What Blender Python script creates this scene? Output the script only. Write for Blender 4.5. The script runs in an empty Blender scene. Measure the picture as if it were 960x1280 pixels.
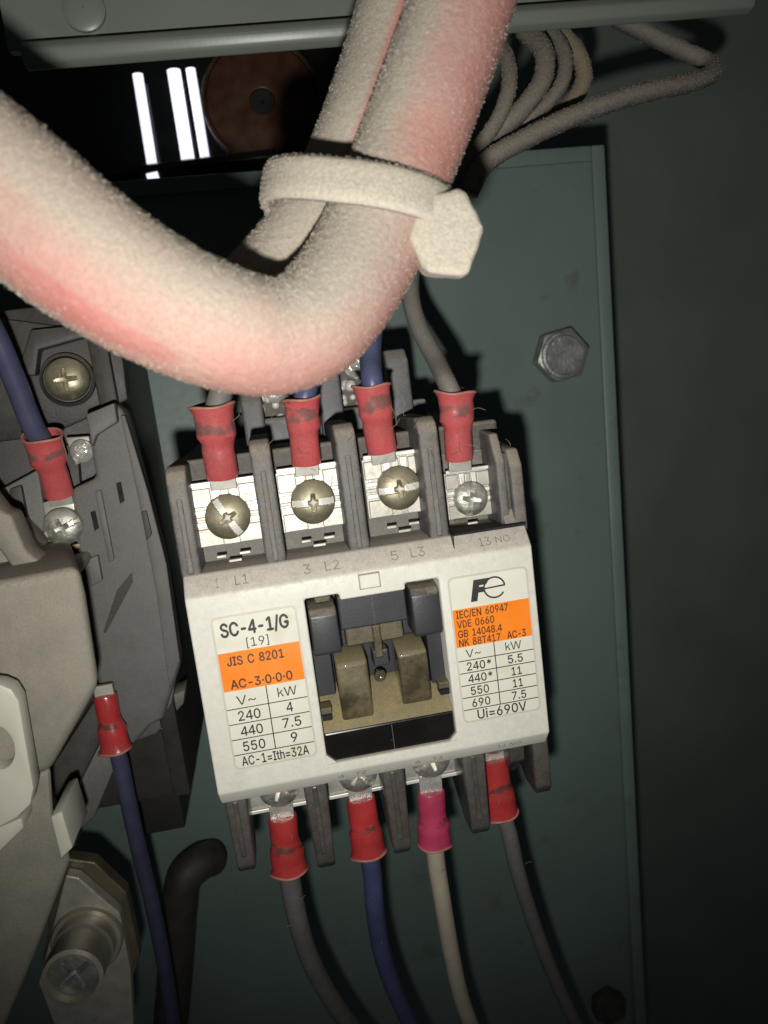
import bpy, bmesh, math, random
from mathutils import Vector, Matrix, Euler
random.seed(7)
S = 0.001                                   # everything below is written in millimetres
sc = bpy.context.scene
COL = sc.collection
PI = math.pi

# ------------------------------------------------------------------ camera
cam = bpy.data.objects.new('camera', bpy.data.cameras.new('camera'))
COL.objects.link(cam)
CAM_LOC = Vector((-9.7, -115.2, 47.0))
CAM_ROT = Euler((math.radians(78.8), math.radians(7.0), math.radians(-8.3)), 'XYZ')
cam.location = CAM_LOC * S
cam.rotation_euler = CAM_ROT
cam.data.sensor_fit = 'VERTICAL'
cam.data.sensor_height = 36.0
cam.data.lens = 36.0 * 1000.0 / 1280.0
cam.data.clip_start = 0.005
cam.data.clip_end = 20.0
cam.data.dof.use_dof = True
cam.data.dof.focus_distance = 0.128
cam.data.dof.aperture_fstop = 32.0
sc.camera = cam
CM = CAM_ROT.to_matrix()

# ------------------------------------------------------------------ world (unlit cabinet: only a breath of grey)
world = bpy.data.worlds.new('World')
sc.world = world
world.use_nodes = True
bg = world.node_tree.nodes['Background']
bg.inputs[0].default_value = (0.80, 0.92, 1.0, 1)
bg.inputs[1].default_value = 0.020

# ------------------------------------------------------------------ the phone's flash, just below the lens
fl = bpy.data.lights.new('flash', 'SPOT')
fl.energy = 0.735
fl.color = (1.0, 0.98, 0.935)
fl.spot_size = math.radians(108)
fl.spot_blend = 1.0
fl.shadow_soft_size = 0.0022
flo = bpy.data.objects.new('flash', fl)
COL.objects.link(flo)
FL_LOC = CAM_LOC + CM @ Vector((-2.8, -16.5, 0.0))
FL_AIM = CAM_LOC + CM @ Vector((-2.0, 20.0, -125.0))
flo.location = FL_LOC * S
flo.rotation_euler = (FL_AIM - FL_LOC).to_track_quat('-Z', 'Y').to_euler()

sc.view_settings.view_transform = 'Standard'
sc.view_settings.look = 'None'
sc.view_settings.exposure = 0.0
sc.view_settings.gamma = 1.0

# ------------------------------------------------------------------ measuring helpers: points in the cabinet, in mm
def ray(px, py):
    return CM @ Vector(((px - 480) / 1000.0, -(py - 640) / 1000.0, -1.0))
def at(px, py, y):                          # the point seen at px,py that lies y mm behind the contactor's face
    d = ray(px, py)
    return CAM_LOC + d * ((y - CAM_LOC.y) / d.y)
def atd(px, py, D):                         # ... that lies D mm from the lens
    return CAM_LOC + ray(px, py) * D
CON_LOC = Vector((0.055, 0.25, -0.237))     # the contactor sits a touch askew on its plate
CON_ROT = Euler((-0.03302, 0.00281, 0.01055), 'XYZ')
CON = CON_ROT.to_matrix()
def cw(x, y, z):
    return CON @ Vector((x, y, z)) + CON_LOC

# ------------------------------------------------------------------ materials
def mat(name, base, rough=0.5, metal=0.0, dust=0.0, dust_col=(0.36, 0.32, 0.255), lo=0.15, hi=0.85, up=(0, -0.25, 0.97),
        var=0.12, nscale=250.0, bump=0.0, bscale=2500.0, spec=0.5, band=None, blot=None, coat=0.0, dnoise=0.55, dscale=700.0, dmin=0.0, drough=0.95, rub=False, speck=(3200, 0.80, 1.18)):
    m = bpy.data.materials.new(name)
    m.use_nodes = True
    nt = m.node_tree
    N, L = nt.nodes, nt.links
    b = N['Principled BSDF']
    tcn = N.new('ShaderNodeTexCoord'); oi = N.new('ShaderNodeObjectInfo')
    va = N.new('ShaderNodeVectorMath'); va.operation = 'ADD'
    L.new(tcn.outputs['Object'], va.inputs[0]); L.new(oi.outputs['Random'], va.inputs[1])
    class tc: outputs = {'Object': va.outputs[0]}
    n1 = N.new('ShaderNodeTexNoise'); n1.inputs['Scale'].default_value = nscale; n1.inputs['Detail'].default_value = 6
    L.new(tc.outputs['Object'], n1.inputs['Vector'])
    r = N.new('ShaderNodeMapRange')
    r.inputs[1].default_value = 0.3; r.inputs[2].default_value = 0.7
    r.inputs[3].default_value = 1 - var; r.inputs[4].default_value = 1 + var
    L.new(n1.outputs['Fac'], r.inputs[0])
    mul = N.new('ShaderNodeVectorMath'); mul.operation = 'SCALE'
    mul.inputs[0].default_value = base
    L.new(r.outputs[0], mul.inputs['Scale'])
    col = mul.outputs[0]
    rg = None
    if blot:                                # (colour, scale, threshold, softness): stains with a shape of their own
        nb = N.new('ShaderNodeTexNoise'); nb.inputs['Scale'].default_value = blot[1]; nb.inputs['Detail'].default_value = 8
        nb.inputs['Roughness'].default_value = 0.65
        L.new(tc.outputs['Object'], nb.inputs['Vector'])
        rb = N.new('ShaderNodeMapRange'); rb.inputs[1].default_value = blot[2]; rb.inputs[2].default_value = blot[2] + blot[3]
        L.new(nb.outputs['Fac'], rb.inputs[0])
        mb_ = N.new('ShaderNodeMix'); mb_.data_type = 'RGBA'
        L.new(rb.outputs[0], mb_.inputs[0]); L.new(col, mb_.inputs[6]); mb_.inputs[7].default_value = (*blot[0], 1)
        col = mb_.outputs[2]
    if band:                                # (z0 mm, z1 mm, colour): an ink ring with a ragged edge
        sx = N.new('ShaderNodeSeparateXYZ'); L.new(tcn.outputs['Object'], sx.inputs[0])
        nb = N.new('ShaderNodeTexNoise'); nb.inputs['Scale'].default_value = 420
        L.new(tc.outputs['Object'], nb.inputs['Vector'])
        ad = N.new('ShaderNodeMath'); ad.operation = 'MULTIPLY_ADD'; ad.inputs[1].default_value = 0.0030
        L.new(nb.outputs['Fac'], ad.inputs[0]); L.new(sx.outputs[2], ad.inputs[2])
        c0 = (band[0] + band[1]) / 2 * S + 0.0015
        sb = N.new('ShaderNodeMath'); sb.operation = 'SUBTRACT'; sb.inputs[1].default_value = c0
        L.new(ad.outputs[0], sb.inputs[0])
        ab = N.new('ShaderNodeMath'); ab.operation = 'ABSOLUTE'; L.new(sb.outputs[0], ab.inputs[0])
        rb = N.new('ShaderNodeMapRange'); w = (band[1] - band[0]) / 2 * S
        rb.inputs[1].default_value = w * 0.75; rb.inputs[2].default_value = w * 1.15
        rb.inputs[3].default_value = 0.8; rb.inputs[4].default_value = 0
        L.new(ab.outputs[0], rb.inputs[0])
        n3 = N.new('ShaderNodeTexNoise'); n3.inputs['Scale'].default_value = 260
        L.new(tc.outputs['Object'], n3.inputs['Vector'])
        r3 = N.new('ShaderNodeMapRange'); r3.inputs[1].default_value = 0.44; r3.inputs[2].default_value = 0.53
        L.new(n3.outputs['Fac'], r3.inputs[0])
        m3 = N.new('ShaderNodeMath'); m3.operation = 'MULTIPLY'
        L.new(rb.outputs[0], m3.inputs[0]); L.new(r3.outputs[0], m3.inputs[1])
        mb_ = N.new('ShaderNodeMix'); mb_.data_type = 'RGBA'
        L.new(m3.outputs[0], mb_.inputs[0]); L.new(col, mb_.inputs[6]); mb_.inputs[7].default_value = (*band[2], 1)
        col = mb_.outputs[2]
    if dust > 0:
        ge = N.new('ShaderNodeNewGeometry')
        dt = N.new('ShaderNodeVectorMath'); dt.operation = 'DOT_PRODUCT'
        L.new(ge.outputs['Normal'], dt.inputs[0])
        dt.inputs[1].default_value = Vector(up).normalized()
        n2 = N.new('ShaderNodeTexNoise'); n2.inputs['Scale'].default_value = dscale; n2.inputs['Detail'].default_value = 8
        n2.inputs['Roughness'].default_value = 0.7
        L.new(tc.outputs['Object'], n2.inputs['Vector'])
        ma = N.new('ShaderNodeMath'); ma.operation = 'MULTIPLY_ADD'
        ma.inputs[1].default_value = dnoise * 2
        L.new(n2.outputs['Fac'], ma.inputs[0]); L.new(dt.outputs['Value'], ma.inputs[2])
        rr = N.new('ShaderNodeMapRange')
        rr.inputs[1].default_value = lo + dnoise; rr.inputs[2].default_value = hi + dnoise
        rr.inputs[3].default_value = dmin; rr.inputs[4].default_value = dust
        L.new(ma.outputs[0], rr.inputs[0])
        if rub:                             # where the dust has been wiped off the sheath
            at_ = N.new('ShaderNodeAttribute'); at_.attribute_name = 'rub'
            nr = N.new('ShaderNodeTexNoise'); nr.inputs['Scale'].default_value = 160; nr.inputs['Detail'].default_value = 5
            L.new(tc.outputs['Object'], nr.inputs['Vector'])
            m1 = N.new('ShaderNodeMapRange'); m1.inputs[1].default_value = 0.3; m1.inputs[2].default_value = 0.7
            m1.inputs[3].default_value = 0.65; m1.inputs[4].default_value = 1.1
            L.new(nr.outputs['Fac'], m1.inputs[0])
            m2 = N.new('ShaderNodeMath'); m2.operation = 'MULTIPLY'; m2.use_clamp = True
            L.new(at_.outputs['Fac'], m2.inputs[0]); L.new(m1.outputs[0], m2.inputs[1])
            m4 = N.new('ShaderNodeMath'); m4.operation = 'SUBTRACT'; m4.inputs[0].default_value = 1.0
            L.new(m2.outputs[0], m4.inputs[1])
            m5 = N.new('ShaderNodeMath'); m5.operation = 'MULTIPLY'
            L.new(rr.outputs[0], m5.inputs[0]); L.new(m4.outputs[0], m5.inputs[1])
            class rr: outputs = [m5.outputs[0]]
        # the dust itself is speckled
        n4 = N.new('ShaderNodeTexNoise'); n4.inputs['Scale'].default_value = speck[0]; n4.inputs['Detail'].default_value = 3
        L.new(tc.outputs['Object'], n4.inputs['Vector'])
        r4 = N.new('ShaderNodeMapRange'); r4.inputs[1].default_value = 0.3; r4.inputs[2].default_value = 0.7
        r4.inputs[3].default_value = speck[1]; r4.inputs[4].default_value = speck[2]
        L.new(n4.outputs['Fac'], r4.inputs[0])
        dc = N.new('ShaderNodeVectorMath'); dc.operation = 'SCALE'; dc.inputs[0].default_value = dust_col
        L.new(r4.outputs[0], dc.inputs['Scale'])
        mx = N.new('ShaderNodeMix'); mx.data_type = 'RGBA'
        L.new(rr.outputs[0], mx.inputs[0]); L.new(col, mx.inputs[6]); L.new(dc.outputs[0], mx.inputs[7])
        col = mx.outputs[2]
        mr = N.new('ShaderNodeMix'); mr.data_type = 'FLOAT'
        L.new(rr.outputs[0], mr.inputs[0]); mr.inputs[2].default_value = rough; mr.inputs[3].default_value = drough
        rg = mr.outputs[0]
        if metal:
            mm = N.new('ShaderNodeMix'); mm.data_type = 'FLOAT'
            L.new(rr.outputs[0], mm.inputs[0]); mm.inputs[2].default_value = metal; mm.inputs[3].default_value = 0.0
            L.new(mm.outputs[0], b.inputs['Metallic'])
    L.new(col, b.inputs['Base Color'])
    if rg is None:
        n5 = N.new('ShaderNodeMapRange'); n5.inputs[1].default_value = 0.3; n5.inputs[2].default_value = 0.7
        n5.inputs[3].default_value = max(0.03, rough - 0.1); n5.inputs[4].default_value = min(1, rough + 0.1)
        L.new(n1.outputs['Fac'], n5.inputs[0]); L.new(n5.outputs[0], b.inputs['Roughness'])
    else:
        L.new(rg, b.inputs['Roughness'])
    if not (dust > 0 and metal):
        b.inputs['Metallic'].default_value = metal
    b.inputs['Specular IOR Level'].default_value = spec
    b.inputs['Coat Weight'].default_value = coat
    if bump > 0:
        nn = N.new('ShaderNodeTexNoise'); nn.inputs['Scale'].default_value = bscale; nn.inputs['Detail'].default_value = 6
        L.new(tc.outputs['Object'], nn.inputs['Vector'])
        bp = N.new('ShaderNodeBump'); bp.inputs['Strength'].default_value = bump; bp.inputs['Distance'].default_value = 0.0003
        L.new(nn.outputs['Fac'], bp.inputs['Height']); L.new(bp.outputs[0], b.inputs['Normal'])
    return m

DUST = (0.36, 0.32, 0.255)
DUSTD = (0.29, 0.255, 0.20)
m_white = mat('white_plastic', (0.735, 0.72, 0.635), 0.32, dust=0.8, dust_col=(0.42, 0.37, 0.31), lo=0.14, hi=0.95, var=0.02, bump=0.08, dnoise=0.5, dscale=900,
              blot=((0.60, 0.565, 0.45), 160, 0.58, 0.22))
m_label = mat('label_film', (0.72, 0.705, 0.60), 0.35, var=0.02, blot=((0.64, 0.60, 0.45), 120, 0.55, 0.2))
m_orange = mat('orange_print', (0.93, 0.235, 0.012), 0.4, var=0.03)
m_ink = mat('black_print', (0.022, 0.020, 0.018), 0.5, var=0.2)
m_inkbrown = mat('brown_print', (0.075, 0.030, 0.010), 0.5, var=0.2)
m_faint = mat('faint_grey_print', (0.27, 0.25, 0.205), 0.6, var=0.3, nscale=900)
m_grey = mat('dark_grey_plastic', (0.066, 0.066, 0.074), 0.42, dust=0.9, dust_col=DUSTD, lo=-0.05, hi=0.70, var=0.25, bump=0.15, dscale=420)
m_body = mat('black_moulding', (0.022, 0.021, 0.021), 0.55, dust=0.8, dust_col=DUSTD, lo=0.0, hi=0.9, var=0.25, bump=0.15)
m_rear = mat('grey_moulding', (0.095, 0.10, 0.115), 0.5, dust=0.7, dust_col=DUSTD, lo=0.1, hi=0.9, var=0.2, bump=0.1)
m_lower = mat('smoky_lower_moulding', (0.040, 0.039, 0.040), 0.20, dust=0.40, dust_col=DUSTD, lo=-0.1, hi=0.9, var=0.35, bump=0.1, nscale=180)
m_slate = mat('slate_plastic', (0.033, 0.034, 0.038), 0.4, dust=0.9, dust_col=(0.25, 0.22, 0.155), lo=0.50, hi=1.05, var=0.15, bump=0.06)
m_tan = mat('dusty_moving_part', (0.036, 0.032, 0.022), 0.22, dust=0.85, dust_col=(0.20, 0.168, 0.085), lo=-0.08, hi=0.75, var=0.3, bump=0.15, dscale=260)
m_ledge = mat('yellow_dusty_ledge', (0.16, 0.135, 0.07), 0.7, dust=0.6, dust_col=(0.33, 0.27, 0.15), lo=0.2, hi=0.95, var=0.3, bump=0.2, blot=((0.30, 0.205, 0.045), 150, 0.50, 0.10))
m_black = mat('black_glossy_plastic', (0.010, 0.009, 0.008), 0.25, var=0.4, nscale=120, blot=((0.05, 0.045, 0.03), 600, 0.64, 0.05))
m_void = mat('dark_recess', (0.006, 0.006, 0.006), 0.8)
m_lens = mat('clear_lens', (0.07, 0.065, 0.04), 0.12, coat=1.0)
m_tin = mat('tinned_plate', (0.47, 0.45, 0.40), 0.42, metal=0.5, dust=0.5, dust_col=(0.33, 0.29, 0.21), lo=0.1, hi=1.0, var=0.22, bump=0.10, bscale=900, nscale=300)
m_tinw = mat('bright_tab', (0.74, 0.72, 0.67), 0.40, metal=0.25, var=0.1)
m_screw = mat('brass_tone_screw', (0.42, 0.38, 0.26), 0.30, metal=0.85, dust=0.6, dust_col=(0.26, 0.225, 0.14), lo=-0.3, hi=1.2, var=0.2, bump=0.12, bscale=1500, nscale=600, dnoise=0.8, dscale=500)
m_steel = mat('zinc_screw', (0.56, 0.55, 0.49), 0.36, metal=0.85, var=0.25, bump=0.30, bscale=1300, nscale=600, dust=0.45, dust_col=(0.34, 0.31, 0.24), lo=-0.2, hi=1.1, dnoise=0.8, dscale=600)
m_glint = mat('bright_zinc', (0.66, 0.65, 0.60), 0.26, metal=0.6, var=0.15, bump=0.6, bscale=1300)
m_copper = mat('copper_strand', (0.60, 0.27, 0.15), 0.35, metal=0.8, var=0.2)
RED = (0.50, 0.030, 0.045)
m_sleeve = mat('red_vinyl', RED, 0.20, coat=0.35, dust=0.62, dmin=0.20, dust_col=(0.42, 0.24, 0.205), lo=-0.35, hi=1.0, drough=0.42, var=0.18, band=(7.3, 9.0, (0.040, 0.03, 0.03)), bump=0.12, bscale=900, dnoise=0.5)
m_sleevel = mat('red_vinyl_clean', (0.42, 0.018, 0.026), 0.20, coat=0.35, dust=0.35, dmin=0.08, dust_col=(0.35, 0.20, 0.14), lo=0.2, hi=1.2, drough=0.42, var=0.18, band=(4.9, 5.8, (0.03, 0.02, 0.02)), bump=0.12, bscale=900)
m_pink = mat('magenta_vinyl', (0.46, 0.040, 0.105), 0.32, dust=0.3, dust_col=(0.35, 0.20, 0.16), lo=0.2, hi=1.2, drough=0.42, var=0.18, band=(4.9, 5.7, (0.05, 0.03, 0.04)), bump=0.12, bscale=900)
m_wgrey = mat('grey_wire', (0.125, 0.120, 0.118), 0.5, dust=0.7, dust_col=(0.25, 0.225, 0.18), lo=-0.2, hi=0.9, var=0.12, bump=0.15)
m_wblue = mat('blue_wire', (0.060, 0.072, 0.165), 0.34, dust=0.3, dust_col=(0.22, 0.22, 0.26), lo=0.0, hi=1.1, var=0.15, bump=0.1)
m_wviolet = mat('violet_wire', (0.058, 0.060, 0.108), 0.34, dust=0.5, dust_col=(0.22, 0.21, 0.19), lo=0.2, hi=1.0, var=0.15, bump=0.1)
m_wwhite = mat('white_wire', (0.47, 0.42, 0.32), 0.5, dust=0.3, dust_col=(0.3, 0.26, 0.19), lo=0.0, hi=1.0, var=0.08, bump=0.1)
m_cable = mat('dusty_red_cable', (0.43, 0.085, 0.078), 0.55, dust=0.97, dust_col=(0.37, 0.335, 0.27), lo=-0.70, hi=0.50, dmin=0.46, up=(-0.62, -0.42, 0.66), var=0.10, bump=0.42, bscale=3900,
              dnoise=0.26, dscale=420, rub=True, speck=(2600, 0.86, 1.14))
m_tie = mat('dusty_white_nylon', (0.60, 0.47, 0.50), 0.5, dust=0.97, dust_col=(0.44, 0.40, 0.315), lo=-0.75, hi=0.05, dmin=0.55, up=(-0.3, -0.30, 0.9), var=0.06, bump=0.5, bscale=3900, dscale=300, dnoise=0.3, speck=(2600, 0.84, 1.15))
m_dustwire = mat('dust_coated_wire', (0.09, 0.085, 0.08), 0.6, dust=0.95, dust_col=(0.235, 0.205, 0.165), lo=-0.7, hi=0.25, var=0.1, bump=0.5, bscale=2200)
m_green = mat('green_paint', (0.142, 0.198, 0.174), 0.42, var=0.08, nscale=40, blot=((0.125, 0.14, 0.12), 90, 0.60, 0.10), dust=0.5, dust_col=(0.16, 0.155, 0.125), lo=0.2, hi=1.0, bump=0.05, bscale=900)
m_greend = mat('dark_green_paint', (0.145, 0.180, 0.152), 0.5, var=0.10, nscale=30, bump=0.06, bscale=700)
m_rail = mat('grey_green_paint', (0.145, 0.165, 0.140), 0.38, var=0.06, nscale=60, dust=0.4, dust_col=(0.22, 0.205, 0.165), lo=0.3, hi=1.0, bump=0.05, bscale=900)
m_bolt = mat('dull_zinc', (0.30, 0.31, 0.29), 0.36, metal=0.75, var=0.3, nscale=500, dust=0.35, dust_col=(0.2, 0.19, 0.15), lo=-0.3, hi=1.0, bump=0.35, bscale=1400)
m_boltd = mat('dark_bolt', (0.10, 0.085, 0.07), 0.5, metal=0.5, var=0.3)
m_lgrey = mat('dusty_grey_relay', (0.105, 0.106, 0.106), 0.5, dust=0.8, dust_col=(0.215, 0.19, 0.155), lo=-0.05, hi=0.85, var=0.10, bump=0.10, dscale=900, dnoise=0.35)
m_ldark = mat('dusty_black_relay', (0.032, 0.030, 0.028), 0.5, dust=0.75, dust_col=(0.125, 0.11, 0.09), lo=0.0, hi=0.9, var=0.25, bump=0.15, dscale=260)
m_lbody = mat('brown_black_side', (0.034, 0.030, 0.025), 0.5, var=0.25, dust=0.5, dust_col=(0.13, 0.11, 0.085), lo=0.2, hi=1.0, bump=0.1)
m_beige = mat('dusty_beige_block', (0.195, 0.185, 0.150), 0.55, dust=0.85, dust_col=(0.345, 0.305, 0.24), lo=-0.05, hi=0.75, var=0.08, bump=0.25, bscale=1500, nscale=90, dscale=180)
m_cream = mat('cream_plastic', (0.56, 0.54, 0.45), 0.45, var=0.04, bump=0.06)
m_brass = mat('brass_sheet', (0.17, 0.145, 0.10), 0.42, metal=0.55, var=0.15, bump=0.1)
m_plate = mat('dull_metal_plate', (0.44, 0.42, 0.355), 0.45, metal=0.4, var=0.12, bump=0.15, nscale=400)
m_soc = mat('nickel_socket', (0.44, 0.40, 0.32), 0.36, metal=0.5, var=0.12, bump=0.08)
m_brown = mat('brown_conduit', (0.045, 0.039, 0.032), 0.6, var=0.2, bump=0.2)
m_glass = mat('black_glossy_panel', (0.006, 0.007, 0.006), 0.12, var=0.2)
m_disc_refl = mat('burnt_orange', (0.055, 0.018, 0.005), 0.4, var=0.15)
m_disc_refl_rim = mat('amber_rim', (0.05, 0.022, 0.007), 0.35, var=0.15)
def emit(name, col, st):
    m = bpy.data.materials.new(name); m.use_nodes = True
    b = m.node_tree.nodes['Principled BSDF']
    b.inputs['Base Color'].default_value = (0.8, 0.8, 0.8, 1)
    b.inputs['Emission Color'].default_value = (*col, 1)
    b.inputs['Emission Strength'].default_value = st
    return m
m_tube_refl = emit('glowing_tube_reflection', (0.86, 0.84, 1.0), 1.2)  # glow stands in for room lights mirrored in the black cover

# ------------------------------------------------------------------ mesh helpers
class MB:
    def __init__(s): s.v = []; s.f = []
    def add(s, vs, fs):
        o = len(s.v); s.v += [Vector(p) for p in vs]; s.f += [[i + o for i in f] for f in fs]; return s
    def box(s, x0, x1, y0, y1, z0, z1, taper=0.0):
        t = taper
        vs = [(x0+t, y0, z0), (x1-t, y0, z0), (x1, y1, z0), (x0, y1, z0), (x0+t, y0, z1), (x1-t, y0, z1), (x1, y1, z1), (x0, y1, z1)]
        return s.add(vs, [(0,3,2,1), (4,5,6,7), (0,1,5,4), (1,2,6,5), (2,3,7,6), (3,0,4,7)])
    def prism_x(s, poly, x0, x1, x0b=None, x1b=None):      # poly in (y,z)
        n = len(poly)
        vs = [(x0, y, z) for y, z in poly] + [(x1, y, z) for y, z in poly]
        return s.add(vs, [list(range(n))[::-1], list(range(n, 2*n))] + [(i, (i+1) % n, n+(i+1) % n, n+i) for i in range(n)])
    def prism_y(s, poly, y0, y1):                           # poly in (x,z)
        n = len(poly)
        vs = [(x, y0, z) for x, z in poly] + [(x, y1, z) for x, z in poly]
        return s.add(vs, [list(range(n)), list(range(n, 2*n))[::-1]] + [(i, n+i, n+(i+1) % n, (i+1) % n) for i in range(n)])
    def slab(s, pix, y0, y1, draft=(0, 0)):                 # an outline measured at depth y0, extruded back to y1 (draft: sideways drift of the back)
        pts = [at(px, py, y0) for px, py in pix]; n = len(pts)
        vs = [(p.x, y0, p.z) for p in pts] + [(p.x+draft[0], y1, p.z+draft[1]) for p in pts]
        return s.add(vs, [list(range(n)), list(range(n, 2*n))[::-1]] + [(i, n+i, n+(i+1) % n, (i+1) % n) for i in range(n)])
    def lathe(s, prof, M=None, n=32, cap0=True, cap1=True):  # prof: (r, h) along local +Z
        M = M or Matrix.Identity(4)
        vs = []
        for r, h in prof:
            for k in range(n):
                a = 2*PI*k/n; vs.append(M @ Vector((r*math.cos(a), r*math.sin(a), h)))
        fs = []
        for j in range(len(prof)-1):
            for k in range(n):
                fs.append((j*n+k, j*n+(k+1) % n, (j+1)*n+(k+1) % n, (j+1)*n+k))
        if cap0: fs.append(list(range(n))[::-1])
        if cap1: fs.append(list(range((len(prof)-1)*n, len(prof)*n)))
        return s.add(vs, fs)
    def tube(s, pts, rad, n=16, step=1.0, jitter=0.0, squash=1.0, caps=True):
        P = spline(pts, step); m = len(P)
        R = rad if callable(rad) else (lambda t: rad)
        T = [(P[min(i+1, m-1)] - P[max(i-1, 0)]).normalized() for i in range(m)]
        u = T[0].orthogonal().normalized(); vs = []
        for i in range(m):
            u = (u - T[i]*u.dot(T[i])).normalized(); w = T[i].cross(u)
            for k in range(n):
                a = 2*PI*k/n; r = R(i/(m-1)) + (random.gauss(0, jitter) if jitter else 0)
                vs.append(P[i] + u*(math.cos(a)*r) + w*(math.sin(a)*r*squash))
        fs = [(i*n+k, i*n+(k+1) % n, (i+1)*n+(k+1) % n, (i+1)*n+k) for i in range(m-1) for k in range(n)]
        if caps: fs += [list(range(n))[::-1], list(range((m-1)*n, m*n))]
        return s.add(vs, fs)
    def xf(s, M): s.v = [M @ p for p in s.v]; return s
    def build(s, name, material, parent=None, bevel=0.0, seg=2, smooth=False, loc=None, rot=None):
        me = bpy.data.meshes.new(name)
        me.from_pydata([tuple(p*S) for p in s.v], [], s.f)
        bm = bmesh.new(); bm.from_mesh(me)
        bmesh.ops.recalc_face_normals(bm, faces=bm.faces)
        if bevel > 0:
            es = [e for e in bm.edges if len(e.link_faces) == 2 and e.calc_face_angle(0) > math.radians(24)]
            bmesh.ops.bevel(bm, geom=es, offset=bevel*S, segments=seg, affect='EDGES', profile=0.5, clamp_overlap=True)
        bm.to_mesh(me); bm.free()
        me.materials.append(material)
        if smooth:
            me.shade_smooth()
            if smooth != 'all': me.set_sharp_from_angle(angle=math.radians(38))
        o = bpy.data.objects.new(name, me); COL.objects.link(o)
        if loc is not None: o.location = Vector(loc)*S
        if rot is not None: o.rotation_euler = rot
        if parent: o.parent = parent
        return o

def spline(pts, step=1.0):
    P = [Vector(p) for p in pts]
    if len(P) < 3:
        n = max(2, int((P[1]-P[0]).length/step)); return [P[0].lerp(P[1], i/n) for i in range(n+1)]
    Q = [P[0]*2-P[1]] + P + [P[-1]*2-P[-2]]; out = []
    for i in range(1, len(Q)-2):
        a, b, c, d = Q[i-1:i+3]; n = max(2, int((c-b).length/step))
        ta, tb, tc = (max(1e-4, (y-x).length)**0.5 for x, y in ((a, b), (b, c), (c, d)))
        m1 = (c-b) + tb*((b-a)/ta - (c-a)/(ta+tb)); m2 = (c-b) + tb*((d-c)/tc - (d-b)/(tb+tc))
        for k in range(n):
            t = k/n; t2, t3 = t*t, t*t*t
            out.append(b*(2*t3-3*t2+1) + m1*(t3-2*t2+t) + c*(-2*t3+3*t2) + m2*(t3-t2))
    out.append(P[-1]); return out

def thing(name, label, cat, loc=(0,0,0), rot=None, group=None):
    o = bpy.data.objects.new(name, None); COL.objects.link(o)
    o.empty_display_size = 0.005
    o.location = Vector(loc)*S
    if rot is not None: o.rotation_euler = rot
    o['label'] = label; o['category'] = cat
    if group: o['group'] = group
    return o
def tag(o, label, cat, group=None):
    o['label'] = label; o['category'] = cat
    if group: o['group'] = group
    return o
def struct(o):
    o['kind'] = 'structure'; return o
def frame_to(z, x=None):                                   # rotation whose local +Z is z
    z = Vector(z).normalized()
    x = Vector(x) if x is not None else Vector((1, 0, 0))
    x = (x - z*x.dot(z)).normalized(); y = z.cross(x)
    return Matrix((x, y, z)).transposed()

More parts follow.
